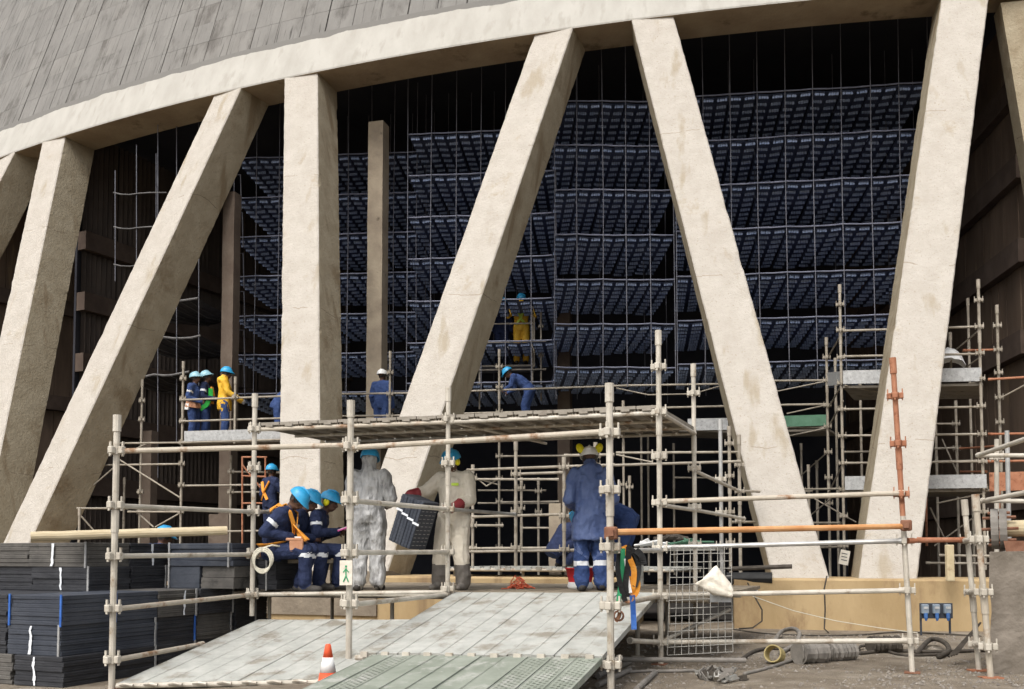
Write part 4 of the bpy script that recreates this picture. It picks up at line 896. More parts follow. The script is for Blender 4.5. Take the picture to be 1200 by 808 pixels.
def person(label, origin, heading, J, jacket, trousers, boots, skin=mskin, hands=None, scale=1.0, look=(0,1,0), loose=.0, voxel=.012,
           hem=None, jbands=(), tbands=(), fingers=True, helmet=None, muff=None, hood=None, hoodmat=None, grip=None, toes=None, wrinkle=.006, bootlen=0):
    h = R(heading); fw, rt = Vector((math.sin(h), math.cos(h), 0)), Vector((math.cos(h), -math.sin(h), 0))
    J = {**BASE, **J}; J = {k: Vector(v)*scale for k, v in J.items()}
    mats = [jacket, trousers, boots, skin, hands or skin, mblack, mrefl, hoodmat or jacket]
    JK, TR, BO, SK, HA, BL, RF, HD = range(8)
    mb = MB(); prims = []
    def cap(a, b, ra, rb, m, bands=()): capsule(mb, a, b, ra, rb); prims.append((a, b, ra, rb, m, bands))
    s = scale; lo = loose
    side = (J['shR']-J['shL']).normalized()
    sp = [J['pelvis'], J['waist'], J['chest'], J['neck']]
    def fwd_at(d): return side.cross(d).normalized()*-1
    rings = []; dims = [(.165, .125), (.158, .118), (.19, .13), (.095, .07)]
    pts = [sp[0] - (sp[1]-sp[0]).normalized()*.12*s, sp[0], sp[1], sp[1].lerp(sp[2], .5), sp[2], sp[2].lerp(sp[3], .6), sp[3]]
    dm = [(.125, .10), (.168, .13), (.16, .122), (.175, .128), (.19, .13), (.15, .10), (.075, .065)]
    for i, p in enumerate(pts):
        d = (pts[min(i+1, 6)] - pts[max(i-1, 0)]).normalized(); f = side.cross(d).normalized()
        rings.append((p, side, f, (dm[i][0]+lo)*s if i < 6 else dm[i][0]*s, (dm[i][1]+lo)*s if i < 6 else dm[i][1]*s))
    ellipse_loft(mb, rings)
    prims.append((pts[0], sp[0], .14*s, .15*s, TR if hem is None else JK, ())); prims.append((sp[0], sp[1], .15*s, .145*s, JK if hem is not None else TR, ((.35, 2, JK),)))
    prims.append((sp[1], sp[2], .145*s, .17*s, JK, jbands)); prims.append((sp[2], sp[3], .17*s, .08*s, JK, ()))
    if hem:                                           # skirt of a long jacket: (drop, rx, ry)
        d0 = (sp[0]-sp[1]).normalized(); f = side.cross(d0).normalized(); e = sp[0] + d0*hem[0]
        ellipse_loft(mb, [(sp[1], side, f, (.165+lo)*s, (.13+lo)*s), (sp[0], side, f, (.19+lo)*s, (.15+lo)*s), (e, side, f, hem[1]*s, hem[2]*s)])
        prims.append((sp[0], e, .19*s, hem[1]*s*.95, JK, ()))
    up = (J['head']-J['neck']).normalized(); lk = Vector(look).normalized(); rr = lk.cross(up).normalized(); up = rr.cross(lk).normalized()
    cap(J['neck'] - up*.03*s, J['head'] - up*.04*s, .056*s, .055*s, HD if hood == 'up' else SK)
    hM = Matrix((rr, lk, up)).transposed(); hc = J['head'] + up*.02*s
    def hb(off, r, m):
        c = hc + hM @ (Vector(off)*s); mb.ball(c, tuple(q*s for q in r), hM, seg=14, rings=10); prims.append((c, c, max(r)*s*.95, max(r)*s*.95, m, ()))
    hb((0, 0, .01), (.078, .098, .112), HD if hood == 'up' else SK); hb((0, .035, -.065), (.055, .058, .05), SK)          # skull, jaw
    for sx in (-1, 1): hb((sx*.08, -.01, -.012), (.012, .022, .033), HD if hood == 'up' else SK)                            # ears
    cap(hc + hM @ (Vector((0, .09, .012))*s), hc + hM @ (Vector((0, .112, -.028))*s), .011*s, .017*s, SK)    # nose
    cap(hc + hM @ (Vector((-.025, .088, -.064))*s), hc + hM @ (Vector((.025, .088, -.064))*s), .012*s, .012*s, SK)  # mouth
    for sx in (-1, 1): hb((sx*.031, .086, .008), (.014, .012, .010), BL)                            # eyes
    if hood != 'up': hb((0, -.022, .03), (.081, .085, .098), BL)          # hair
    if hood == 'up':
        hb((0, -.02, .0), (.098, .104, .122), HD); cap(J['neck'] - up*.05*s - lk*.015*s, hc - up*.05*s - lk*.015*s, .098*s, .092*s, HD)
    elif hood == 'down':
        c = J['neck'] - lk*.085*s - up*.02*s; cap(c - rr*.08*s + up*.02*s, c + rr*.08*s + up*.02*s, .062*s, .062*s, HD); cap(c - up*.13*s, c + up*.03*s, .045*s, .085*s, HD); cap(J['neck'], J['neck'] + up*.06*s - lk*.02*s, .095*s, .09*s, HD)
    else: cap(J['neck'] - rr*.04*s - up*.035*s, J['neck'] + rr*.04*s - up*.035*s, .062*s, .062*s, JK)     # collar
    for k in 'RL':
        a, e, w_ = J['sh'+k], J['el'+k], J['wr'+k]
        cap(J['chest'].lerp(J['neck'], .8), a, .082*s, .084*s, JK); cap(J['chest'], a - (a-J['chest'])*.15 - UP*.05*s, .12*s, .095*s, JK); cap(a, e, (.072+lo*.7)*s, (.058+lo*.7)*s, JK, ((.42, .58, RF),) if 'arm' in jbands_names else ())
        cap(e, w_, (.057+lo*.7)*s, (.045+lo*.6)*s, JK, ((.5, 2, HA),) if hands is mglove else ())
        # hand: palm, four bent fingers, thumb
        d = (w_-e).normalized()
        if grip and k in grip: d = Vector(grip[k][0]).normalized(); nrm = Vector(grip[k][1]).normalized()
        else: nrm = Vector((-1 if k == 'R' else 1, .2, -.2)).normalized()
        sv = d.cross(nrm).normalized(); nrm = sv.cross(d).normalized()
        gl = 1.12 if hands is not None else 1.0
        pe = w_ + d*.085*s; cap(w_ - d*.02*s, w_ + d*.02*s, .034*s*gl, .034*s*gl, HA)
        for o_ in (-.022, .022): cap(w_ + d*.02*s + sv*o_*s*.7, pe + sv*o_*s, .022*s*gl, .021*s*gl, HA)
        if fingers:
            cw = 1 if (grip and k in grip and len(grip[k]) > 2) else .45
            for i, (o_, ln) in enumerate(((-.036, .068), (-.012, .078), (.012, .074), (.036, .058))):
                b0 = pe + sv*o_*s; b1 = b0 + (d*(1-.5*cw) + nrm*cw*.75 + sv*o_*1.5).normalized()*ln*.55*s; b2 = b1 + (d*(.6-cw) + nrm*(.5+cw*.6)).normalized()*ln*.5*s
                cap(b0, b1, .0105*s*gl, .0098*s*gl, HA); cap(b1, b2, .0098*s*gl, .0085*s*gl, HA)
            tb = w_ + d*.035*s + sv*(-.03)*s; t1 = tb + (d*.6 - sv*.7 + nrm*.4).normalized()*.042*s; t2 = t1 + (d*.75 + nrm*.5 - sv*.15).normalized()*.032*s
            cap(tb, t1, .014*s*gl, .012*s*gl, HA); cap(t1, t2, .012*s*gl, .010*s*gl, HA)
        hp, kn, an = J['hip'+k], J['kn'+k], J['an'+k]
        cap(hp, kn, (.098+lo)*s, (.075+lo)*s, TR); cap(kn, an + (kn-an)*.06, (.072+lo)*s, (.066+lo*.9)*s, TR, tbands)
        td = Vector(toes[k]).normalized() if toes and k in toes else Vector((.08 if k == 'R' else -.08, 1, 0)).normalized()
        if bootlen: cap(an + (kn-an).normalized()*bootlen*s, an, .062*s, .054*s, BO)
        cap(an + (kn-an)*.02, an - UP*.01*s, .056*s, .052*s, BO)
        he = Vector((an.x, an.y, an.z - .042*s)) - td*.045*s; cap(he, he + td*.12*s, .042*s, .046*s, BO); cap(he + td*.10*s, he + td*.225*s - UP*.006*s, .045*s, .036*s, BO)
    me = mb.mesh('body', mats); tmp = bpy.data.objects.new('tmp', me); COL.objects.link(tmp)
    md = tmp.modifiers.new('r', 'REMESH'); md.mode = 'VOXEL'; md.voxel_size = voxel; md.use_smooth_shade = True
    sm = tmp.modifiers.new('s', 'SMOOTH'); sm.factor = .5; sm.iterations = 2
    dg = bpy.context.evaluated_depsgraph_get(); ev = tmp.evaluated_get(dg); nm = bpy.data.meshes.new_from_object(ev, depsgraph=dg)
    bpy.data.objects.remove(tmp, do_unlink=True)
    nv = len(nm.vertices); co = np.empty(nv*3); nm.vertices.foreach_get('co', co); co = co.reshape(-1, 3)
    if wrinkle:                                       # cloth folds
        no = np.empty(nv*3); nm.vertices.foreach_get('normal', no); no = no.reshape(-1, 3); hz = J['neck']
        for i in range(nv):
            v = Vector(co[i]); 
            if (v-hc).length < .17*s: continue
            a_ = 1.1 - 2.6*abs(noise.noise(Vector((v.x*5+v.z*2.5+3, v.y*5, v.z*4.5)))) - 1.2*abs(noise.noise(Vector((v.x*11, v.y*11+5, v.z*9-v.x*4))))
            co[i] += no[i]*wrinkle*a_
        nm.vertices.foreach_set('co', co.ravel())
    npg = len(nm.polygons); ce = np.empty(npg*3); nm.polygons.foreach_get('center', ce); ce = ce.reshape(-1, 3)
    best = np.full(npg, 1e9); idx = np.zeros(npg, int)
    for (a, b, ra, rb, m, bands) in prims:
        a_, b_ = np.array(a), np.array(b); ab = b_-a_; L2 = max(1e-9, ab@ab)
        tt = ((ce-a_)@ab)/L2; tc = np.clip(tt, 0, 1)
        dd = np.linalg.norm(ce - (a_ + tc[:, None]*ab), axis=1)/(ra + (rb-ra)*tc)
        dd = np.abs(dd-1)*(1 if ra > .02 else 1) + np.where(dd > 1, (dd-1)*.5, 0) if m != BL or ra > .03*s else dd*.55
        mi = np.full(npg, m)
        for (t0, t1, bm_) in bands: mi[(tt >= t0) & (tt <= t1)] = bm_
        up_ = dd < best; best[up_] = dd[up_]; idx[up_] = mi[up_]
    nm.materials.clear()
    for q in mats: nm.materials.append(q)
    nm.polygons.foreach_set('material_index', idx.astype(np.int32)); nm.polygons.foreach_set('use_smooth', [True]*npg); nm.update()
    th = empty('person', origin, label, 'person')
    M = Matrix(((rt.x, fw.x, 0, origin[0]), (rt.y, fw.y, 0, origin[1]), (0, 0, 1, origin[2]), (0, 0, 0, 1)))
    o = bpy.data.objects.new('body', nm); COL.objects.link(o); place(o, th, M)
    HM = M @ Matrix.Translation(hc) @ hM.to_4x4() @ Matrix.Translation((0, 0, .006)) @ Matrix.Scale(s*.95, 4)
    if helmet:
        mb = MB(); seg = 20; prof = [(0, .158), (.05, .153), (.09, .135), (.118, .10), (.13, .06), (.134, .03), (.134, .022), (.126, .022)]
        vs_, fs = [], []
        for (r, z) in prof:
            for k in range(seg):
                t = 2*math.pi*k/seg; x, y = r*.93*math.cos(t), r*1.1*math.sin(t) - .005
                if z < .04 and math.sin(t) > .25: y += .055*(math.sin(t)-.25)/.75*(1 if r > .127 else .6); z2 = z - .012*max(0, math.sin(t))
                else: z2 = z
                vs_.append((x, y, z2))
        for i in range(len(prof)-1):
            for k in range(seg): fs.append((i*seg+k, (i+1)*seg+k, (i+1)*seg+(k+1) % seg, i*seg+(k+1) % seg))
        mb.add(vs_, fs); mb.path([(0, -.12, .10), (0, -.06, .155), (0, .03, .165), (0, .10, .14)], [.008, .014, .014, .008], 8)
        me = mb.mesh('helmet', helmet, smooth=True); ho = inst('helmet', me, th, HM)
        if muff == 'up':
            for sx in (-1, 1):
                mb = MB(); mb.ball((0, 0, 0), (.05, .05, .068), seg=14, rings=10); me = mb.mesh('ear_muff', mmuff, smooth=True)
                inst('ear_muff', me, th, HM @ Matrix.Translation((sx*.122, -.05, .125)) @ Matrix.Rotation(sx*.45, 4, 'Y'))
                mb = MB(); mb.tube(Vector((sx*.12, -.01, .04)), Vector((sx*.125, -.015, .12)), .008, 6); inst('muff_arm', mb.mesh('muff_arm', mblack), th, HM)
        elif muff:
            for sx in ((-1, 1) if muff == 'on' else ((1,) if muff == 'R' else (-1,))):
                mb = MB(); mb.ball((0, 0, 0), (.03, .042, .052), seg=14, rings=10); me = mb.mesh('ear_muff', mmuff, smooth=True); inst('ear_muff', me, th, HM @ Matrix.Translation((sx*.098, -.01, -.015)))
                mb = MB(); mb.tube(Vector((sx*.118, -.005, .03)), Vector((sx*.122, -.01, -.01)), .007, 6); inst('muff_arm', mb.mesh('muff_arm', mblack), th, HM)
    th['__'] = 0; del th['__']
    PM[th] = (M, s)
    return th
PM = {}; jbands_names = set()
def strap(th, name, pts, m, wd=.022, tk=.006):
    "flat webbing along points given in the wearer's own frame"
    M, s = PM[th]; pts = [M @ (Vector(p)*s) for p in pts]; c = sum(pts, Vector())/len(pts); mb = MB()
    P0 = PM[th][0].translation + UP*.9
    for i, p in enumerate(pts):
        d = (pts[min(i+1, len(pts)-1)] - pts[max(i-1, 0)]).normalized(); out = (p - P0); out = (out - d*out.dot(d)).normalized(); sd_ = d.cross(out).normalized()
        mb.v += [p - sd_*wd - out*tk, p + sd_*wd - out*tk, p + sd_*wd + out*tk, p - sd_*wd + out*tk]
    for i in range(len(pts)-1):
        for k in range(4): mb.f.append([i*4+k, i*4+(k+1) % 4, (i+1)*4+(k+1) % 4, (i+1)*4+k]); mb.m.append(0)
    mb.f += [[3,2,1,0], [len(pts)*4-4+k for k in range(4)]]; mb.m += [0, 0]
    return mb.build(name, m, th)
SHB = ((.36, .52, 6),)           # reflective band across the shin
DZ = .735
def on(px, Y, z, py=640): q = P(px, py, Y); return (q.x, Y, z)
# man in the blue rain jacket, back to us
th = person('person in blue rain jacket and white helmet with raised yellow ear muffs', on(692, 12.3, DZ), -4,
    dict(elR=(.275,-.05,1.13), wrR=(.22,.18,1.06), elL=(-.275,-.05,1.13), wrL=(-.2,.18,1.04), knR=(.12,.02,.5), anR=(.125,-.04,.085), anL=(-.11,.0,.085), head=(0,.05,1.60)),
    mrain, mblue, mboot, scale=1.02, look=(.05,1,-.15), loose=.022, voxel=.011, hem=(.34, .235, .19), tbands=SHB, helmet=mhelw, muff='up', hood='down', wrinkle=.018)
# man stooping beside him
person('person in blue work suit stooping with back to the orange tube', on(731, 13.1, DZ), -72,
    dict(pelvis=(0,-.05,.92), waist=(0,.10,1.0), chest=(0,.30,1.05), neck=(0,.44,1.0), head=(0,.56,.92), shR=(.19,.36,1.02), shL=(-.19,.36,1.02), elR=(.22,.42,.75), elL=(-.22,.42,.75), wrR=(.15,.52,.52), wrL=(-.15,.52,.52),
         hipR=(.1,-.07,.9), hipL=(-.1,-.07,.9), knR=(.12,.02,.5), knL=(-.12,.03,.5)), mblue, mblue, mboot, look=(0,.6,-.8), loose=.02, tbands=SHB, helmet=mhelb, wrinkle=.008)
# silver coverall
person('person in crinkled grey hooded coverall and blue helmet, back turned', on(432, 12.45, DZ), 6,
    dict(elR=(.27,.02,1.16), wrR=(.19,.27,1.10), elL=(-.275,.03,1.16), wrL=(-.31,.30,1.02), anR=(.12,-.02,.085), anL=(-.13,-.02,.085)),
    msilver, msilver, mboot, scale=1.01, look=(.15,1,-.2), loose=.03, voxel=.012, helmet=mhelb, hood='up', wrinkle=.016)
# cream coverall, carrying a pack
wp = person('person in cream coverall and grey rubber boots holding a fill pack', on(532, 12.5, DZ), 205,
    dict(elR=(.36,.10,1.25), wrR=(.46,.30,1.20), elL=(-.25,.03,1.14), wrL=(-.13,.30,1.02), anR=(.20,.02,.085), knR=(.155,.05,.5), anL=(-.13,-.02,.085), head=(.01,.05,1.61)),
    mwhite, mwhite, mwell, hands=mglove, scale=1.0, look=(.25,1,-.35), loose=.034, voxel=.012, helmet=mhelb, muff='L', tbands=((.44, 2, 2),), bootlen=.1, wrinkle=.010,
    grip={'R': ((.35,.75,-.3), (.5,.1,-.9), 1), 'L': ((.6,.5,-.3), (.7,.5,.1), 1)})
mb = MB(); M, s = PM[wp]; mb.box((0, 0, 0), (.10, .012, .035)); inst('chest_badge', mb.mesh('badge', mlime), wp, M @ Matrix.Translation((-.10, .165, 1.33)))
# the pack he holds
q = P(486, 612, 12.12); hp = empty('fill_pack', q - UP*.3, 'tilted black fill pack with white zigzag held by the cream clad person', 'fill pack')
HR = Matrix.Translation(q) @ Matrix.Rotation(R(-33), 4, 'Z') @ Matrix.Rotation(R(21), 4, 'Y') @ Matrix.Scale(1.08, 4)
SM = MB(); SM.box((0, 0, 0), (.042, .30, .56), bev=.004)
for k in range(14): SM.box((.0, -.151, -.255 + k*.039), (.036, .008, .012))
for i in range(7):
    me = SM.mesh('sheet', packg if i == 9 else packb) if i == 0 else me
    inst('sheet', me, hp, HR @ Matrix.Translation((-.15 + i*.046, random.uniform(-.004, .004), random.uniform(-.005, .005))))
mbz = MB()
for i in range(8):
    mbz.box((-.16 + i*.046, -.158, .10 - i*.012 + (.007 if i % 2 else -.004)), (.048, .004, .024))
mbd = MB(); rg = random.Random(2)
for k in range(11):
    for c in range(4): mbd.box((.151, -.11 + c*.072 + rg.uniform(-.008, .008), -.23 + k*.045), (.004, .042, .006))
tag(inst('slit_rows', mbd.mesh('slit_rows', greyst), hp, HR), kind='stuff')
inst('paint_mark', mbz.mesh('paint_mark', whitep), hp, HR)

# seated men
def seated(lean, spread=.0, **k):
    d = dict(pelvis=(0,0,.50), waist=(0,.03,.64), chest=(0,.10+lean*.5,.84), neck=(0,.17+lean,.99), head=(0,.26+lean*1.2,1.10),
        shR=(.185,.14+lean*.9,.94), shL=(-.185,.14+lean*.9,.94), elR=(.24,.08+lean*.6,.68), elL=(-.24,.08+lean*.6,.68), wrR=(.10,.30,.66), wrL=(-.10,.30,.66),
        hipR=(.1,.02,.49), hipL=(-.1,.02,.49), knR=(.12,.45,.50), knL=(-.12,.44,.50), anR=(.12,.40,.085), anL=(-.12,.36,.085)); d.update(k); return d
jbands_names.add('arm')
ta = person('person in navy work suit with orange harness sitting head bowed', on(320, 11.95, DZ), 97, seated(.02, wrR=(.12,.26,.66), elR=(.27,-.02,.72), anR=(.10,.44,.085), anL=(-.1,.30,.085)),
    mnav, mnav, mboot, look=(.15,.75,-.75), loose=.014, voxel=.011, tbands=((.05,.2,6),), helmet=mhelb, grip={'R': ((-.4,.8,-.4), (-.3,.2,-.9)), 'L': ((.4,.8,-.4), (.3,.2,-.9))})
strap(ta, 'harness', [(.09,-.01,.98), (.12,.10,1.05), (.125,.25,.96), (.10,.29,.82), (.06,.28,.70), (.12,.2,.60), (.21,.02,.56), (.16,-.13,.56)], mharn, .03)
strap(ta, 'harness', [(-.09,.0,1.0), (-.11,.12,1.06), (-.11,.27,.95), (.02,.30,.74), (.12,.38,.66), (.17,.48,.62)], mharn, .028)
strap(ta, 'harness', [(.10,.30,.80), (.17,.42,.70), (.20,.50,.625)], mharn, .032)
mb = MB(); Ms, s = PM[ta]
mb.box((.10, .33, .63), (.22, .20, .035), bev=.01); mb.box((.19, .36, .56), (.03, .17, .16), bev=.01); inst('pouch', mb.mesh('pouch', mleath), ta, Ms)
mb = MB(); mb.box((.10, .34, .655), (.06, .13, .02)); mb.box((.03, .32, .66), (.05, .12, .015)); inst('work_card', mb.mesh('card', mpaper), ta, Ms)
mb = MB(); mb.box((0, 0, 0), (.012, .09, .03)); inst('chest_badge', mb.mesh('badge', mpink), ta, Ms @ Matrix.Translation((.262, .07, .86)))
person('person in navy work suit sitting behind the orange harnessed man', on(339, 12.5, DZ), 92, seated(-.01), mnav, mnav, mboot, look=(.1,.9,-.4), loose=.014, voxel=.012, tbands=((.05,.2,6),), helmet=mhelb)
tc = person('person in navy work suit sitting with yellow ear muffs and a pink notebook', on(362, 12.7, DZ), 93, seated(.0, wrR=(.03,.36,.74), wrL=(-.08,.36,.74), elR=(.25,.16,.72)), mnav, mnav, mboot, look=(.12,.95,-.25), loose=.014, voxel=.011, tbands=((.05,.2,6),), helmet=mhelb, muff='on')
mb = MB(); mb.box((0, 0, 0), (.17, .24, .02), bev=.004); Ms, s = PM[tc]
nb = bpy.data.objects.new('notebook', mb.mesh('notebook', mpink)); COL.objects.link(nb); place(nb, None, Ms @ Matrix.Translation((-.01, .47, .78)) @ Matrix.Rotation(R(20), 4, 'X')); tag(nb, 'pink covered notebook in the hands of a seated person', 'notebook')
mb = MB(); mb.box((0, 0, .013), (.15, .21, .006)); inst('page', mb.mesh('page', mpaper), nb, WM[nb])
# what they sit on
st = empty('seat_tube', P(300, 652, 11.95), 'short rust orange tube serving as a seat with end clamp', 'tube')
ledger(st, P(262, 652, 11.98), P(345, 648, 11.9), .036, rustm, 'tube'); mb = MB(); mb.box(P(341, 648, 11.86), (.12, .1, .12), GROT.to_3x3(), bev=.02); mb.build('clamp', fittm, st)
bn = empty('bench', P(352, 690, 12.6), 'low plank bench under the seated workers', 'bench')
mb = MB(); a, b = P(312, 655, 12.25), P(404, 655, 12.75); a.z = b.z = DZ + .385
dd = (b-a).normalized(); nn = Vector((-dd.y, dd.x, 0)); q = [a - nn*.12, b - nn*.12, b + nn*.3, a + nn*.3]; mb.hexa([v - UP*.045 for v in q], q); mb.build('seat', dirtyp, bn)
for k in (.1, .9):
    mb = MB(); c = a.lerp(b, k) + nn*.1; mb.box((c.x, c.y, DZ+.17), (.06, .3, .335)); mb.build('leg', dirtyp, bn)
jbands_names.discard('arm')
# crouching man behind the rain jacket, on the inner platform
person('person in navy suit and blue helmet crouching on the inner platform', on(657, 16.9, .96), 60,
    dict(pelvis=(0,-.12,.30), waist=(0,-.04,.42), chest=(0,.10,.60), neck=(0,.20,.72), head=(0,.28,.80), shR=(.185,.16,.68), shL=(-.185,.16,.68), elR=(.2,.34,.46), elL=(-.2,.34,.46), wrR=(.12,.45,.28), wrL=(-.12,.45,.28), hipR=(.1,-.1,.3), hipL=(-.1,-.1,.3), knR=(.16,.26,.44), knL=(-.16,.26,.44), anR=(.12,.05,.085), anL=(-.12,.05,.085)),
    mnav, mnav, mboot, look=(0,.8,-.5), loose=.015, voxel=.014, helmet=mhelb, fingers=False)
# onlookers on the left stage
jbands_names.add('arm')
def far(label, px, Y, pyfoot, heading, J, jk, tr, **k):
    kw = dict(voxel=.016, fingers=False, loose=.015, wrinkle=.006); kw.update(k)
    return person(label, on(px, Y, zpx(pyfoot, Y), 470), heading, J, jk, tr, mboot, **kw)
t1 = far('person in blue overall with tan tool belt on the left stage', 227, 22.5, 524, 95, dict(wrR=(.2,.25,1.05), wrL=(-.2,.25,1.05)), mblue, mblue, scale=.97, helmet=mhelp, look=(0,1,.12))
strap(t1, 'tool_belt', [(.2,-.1,.99), (.22,.02,.98), (.2,.12,.97), (.05,.18,.98)], mleath, .07, .02); strap(t1, 'pouch', [(.21,-.06,1.0), (.22,-.07,.86)], mpaper, .05, .02)
t2 = far('person in navy suit with green harness looking up on the left stage', 240, 22.8, 524, 80, dict(wrR=(.15,.28,1.1), wrL=(-.15,.28,1.1)), mnav, mblue, scale=1.0, helmet=mhelp, look=(0,1,.35))
strap(t2, 'harness', [(.12,.14,1.35), (.16,.15,1.15), (.2,.06,.95), (.19,-.08,.85)], mharg, .05, .02); strap(t2, 'harness', [(.06,.16,1.4), (.08,.2,1.2), (.1,.18,1.0)], mharn, .04, .02)
jbands_names.discard('arm')
far('person in yellow jacket with hand on the rail of the left stage', 263, 22.2, 522, 75, dict(elR=(.24,.08,1.18), wrR=(.2,.36,1.02), elL=(-.24,.1,1.2), wrL=(-.2,.36,1.05)), myel, mblue, helmet=mhelb, look=(0,1,-.1), hood='down', hands=mgreyg, hem=(.15,.2,.16), tbands=((.6,.8,6),))
far('person in blue suit bending half hidden behind the vertical leg', 325, 22.6, 522, 75, dict(pelvis=(0,-.02,.92), waist=(0,.06,1.05), chest=(0,.22,1.2), neck=(0,.34,1.28), head=(0,.45,1.3), shR=(.19,.28,1.26), shL=(-.19,.28,1.26), elR=(.25,.4,1.05), wrR=(.2,.6,.9), elL=(-.25,.4,1.05), wrL=(-.2,.6,.9)), mblue, mblue, helmet=mhelb)
far('person in blue overall and white helmet before the flaking post', 447, 22.9, 520, 20, dict(), mblue, mblue, helmet=mhelw, look=(.2,1,0), scale=.98)
far('person in blue suit leaning forward over the rail below the fill', 617, 22.9, 500, -75, dict(pelvis=(0,-.08,.9), waist=(0,.02,1.02), chest=(0,.2,1.16), neck=(0,.34,1.26), head=(0,.46,1.33), shR=(.19,.28,1.22), shL=(-.19,.28,1.22), elR=(.24,.34,.98), wrR=(.18,.5,.9), elL=(-.24,.34,.98), wrL=(-.18,.5,.9), hipR=(.1,-.09,.88), hipL=(-.1,-.09,.88)), mblue, mblue, helmet=mhelb, look=(0,.8,-.6), scale=.95)
ty = far('person in yellow rain suit standing on the high stage among fill', 611, 24.7, 427, 5, dict(elR=(.33,-.02,1.2), wrR=(.24,.18,1.32), elL=(-.33,-.02,1.2), wrL=(-.24,.18,1.32)), myel, myel, helmet=mhelb, hood='down', look=(0,1,.2), scale=1.02)
strap(ty, 'harness', [(.11,-.14,1.45), (.05,-.2,1.25), (0,-.2,1.1), (.12,-.18,.95)], mlime, .03, .01); strap(ty, 'harness', [(-.11,-.14,1.45), (-.05,-.2,1.25), (0,-.2,1.1), (-.12,-.18,.95)], mlime, .03, .01)
far('person in navy suit beside the yellow suited one on the high stage', 588, 24.9, 429, 30, dict(), mnav, mnav, helmet=mhelb, tbands=((.1,.3,6),))
tx = far('person in navy suit with orange straps below the left stage', 318, 20.6, 640, 40, dict(elR=(.24,.1,1.2), wrR=(.05,.25,1.3)), mnav, mnav, helmet=mhelb, scale=.96)
strap(tx, 'harness', [(-.12,-.12,1.4), (-.02,-.17,1.2), (.1,-.15,1.0)], mharn, .03, .012); strap(tx, 'harness', [(.12,-.12,1.4), (.02,-.17,1.2), (-.1,-.15,1.0)], mharn, .03, .012)
# man stooping beyond the packs, only his helmet shows
person('person stooping behind the packs, only a blue helmet above the pole', on(178, 13.3, gh(-4.9, 13.3)), 60, dict(chest=(0,.06,1.30), neck=(0,.1,1.44), head=(0,.16,1.57)), mblue, mblue, mboot, scale=.955, voxel=.016, fingers=False, helmet=mhelb, look=(0,1,-.3))

# ---------------------------------------------------------------- small things
# traffic cone
q = P(384, 806, 9.05); tcn = empty('traffic_cone', q, 'orange traffic cone with white collar beside the green ramp', 'cone')
mb = MB(); mb.box(q + UP*.012, (.25, .25, .024), GROT.to_3x3(), bev=.006); mb.build('base', mcone, tcn)
mb = MB(); mb.lathe([(.10,.024), (.094,.03), (.073,.14), (.072,.14), (.0465,.275), (.047,.275), (.026,.385), (.020,.395), (.001,.395)], q, None, 20); mb.build('cone_body', mcone, tcn, True)
mb = MB(); mb.lathe([(.0735,.14), (.075,.14), (.0485,.275), (.047,.275)], q, None, 20); mb.build('collar', mpaper, tcn, True)
# wire mesh panel and sack
wm = empty('mesh_panel', P(822, 766, 10.5), 'square wire mesh panel leaning on the scaffold rails', 'mesh panel')
c00, c10, c01, c11 = P(782, 768, 10.55), P(859, 764, 10.2), P(786, 641, 10.6), P(857, 640, 10.3)
mb = MB(); nwx, nwz = 9, 14
for i in range(nwx+1): a, b = c00.lerp(c10, i/nwx), c01.lerp(c11, i/nwx); mb.path([a, a.lerp(b,.5) + Vector((.006*math.sin(i*2),0,0)), b], .0042, 5)
o = mb.build('upright_wires', mwire, wm); mb = MB()
for j in range(nwz+1): a, b = c00.lerp(c01, j/nwz), c10.lerp(c11, j/nwz); mb.path([a + Vector((0,-.008,0)), a.lerp(b,.5) + Vector((0,-.008,.006*math.sin(j*3))), b + Vector((0,-.008,0))], .0042, 5)
o = mb.build('cross_wires', mwire, wm)
mb = MB(); n1, n2 = 10, 10       # sack draped over the mesh
for i in range(n1+1):
    for j in range(n2+1):
        u, v = i/n1, j/n2
        top = P(838 + (u-.25)*26, 663 + abs(u-.28)*34, 10.12); bot = P(814 + 44*u, 689 + 16*u - 10*abs(u-.5), 10.05)
        q = top.lerp(bot, v); q.y -= .05*math.sin(math.pi*v) + .03*noise.noise(Vector((u*5, v*4, 1))); mb.v.append(q)
for i in range(n1):
    for j in range(n2): mb.f.append([i*(n2+1)+j, (i+1)*(n2+1)+j, (i+1)*(n2+1)+j+1, i*(n2+1)+j+1]); mb.m.append(0)
o = mb.build('sack', mbag, None, True); tag(o, 'off white cloth sack hung over the wire mesh panel', 'sack'); md = o.modifiers.new('thick', 'SOLIDIFY'); md.thickness = .012
mb = MB(); mb.hexa([P(832, 706, 10.16), P(857, 706, 10.1), P(857, 706, 10.18), P(832, 706, 10.24)], [P(832, 690, 10.16), P(857, 685, 10.1), P(857, 685, 10.18), P(832, 690, 10.24)])
tag(mb.build('notice_board', toem), 'small grey board tied to the wire mesh below the sack', 'board')
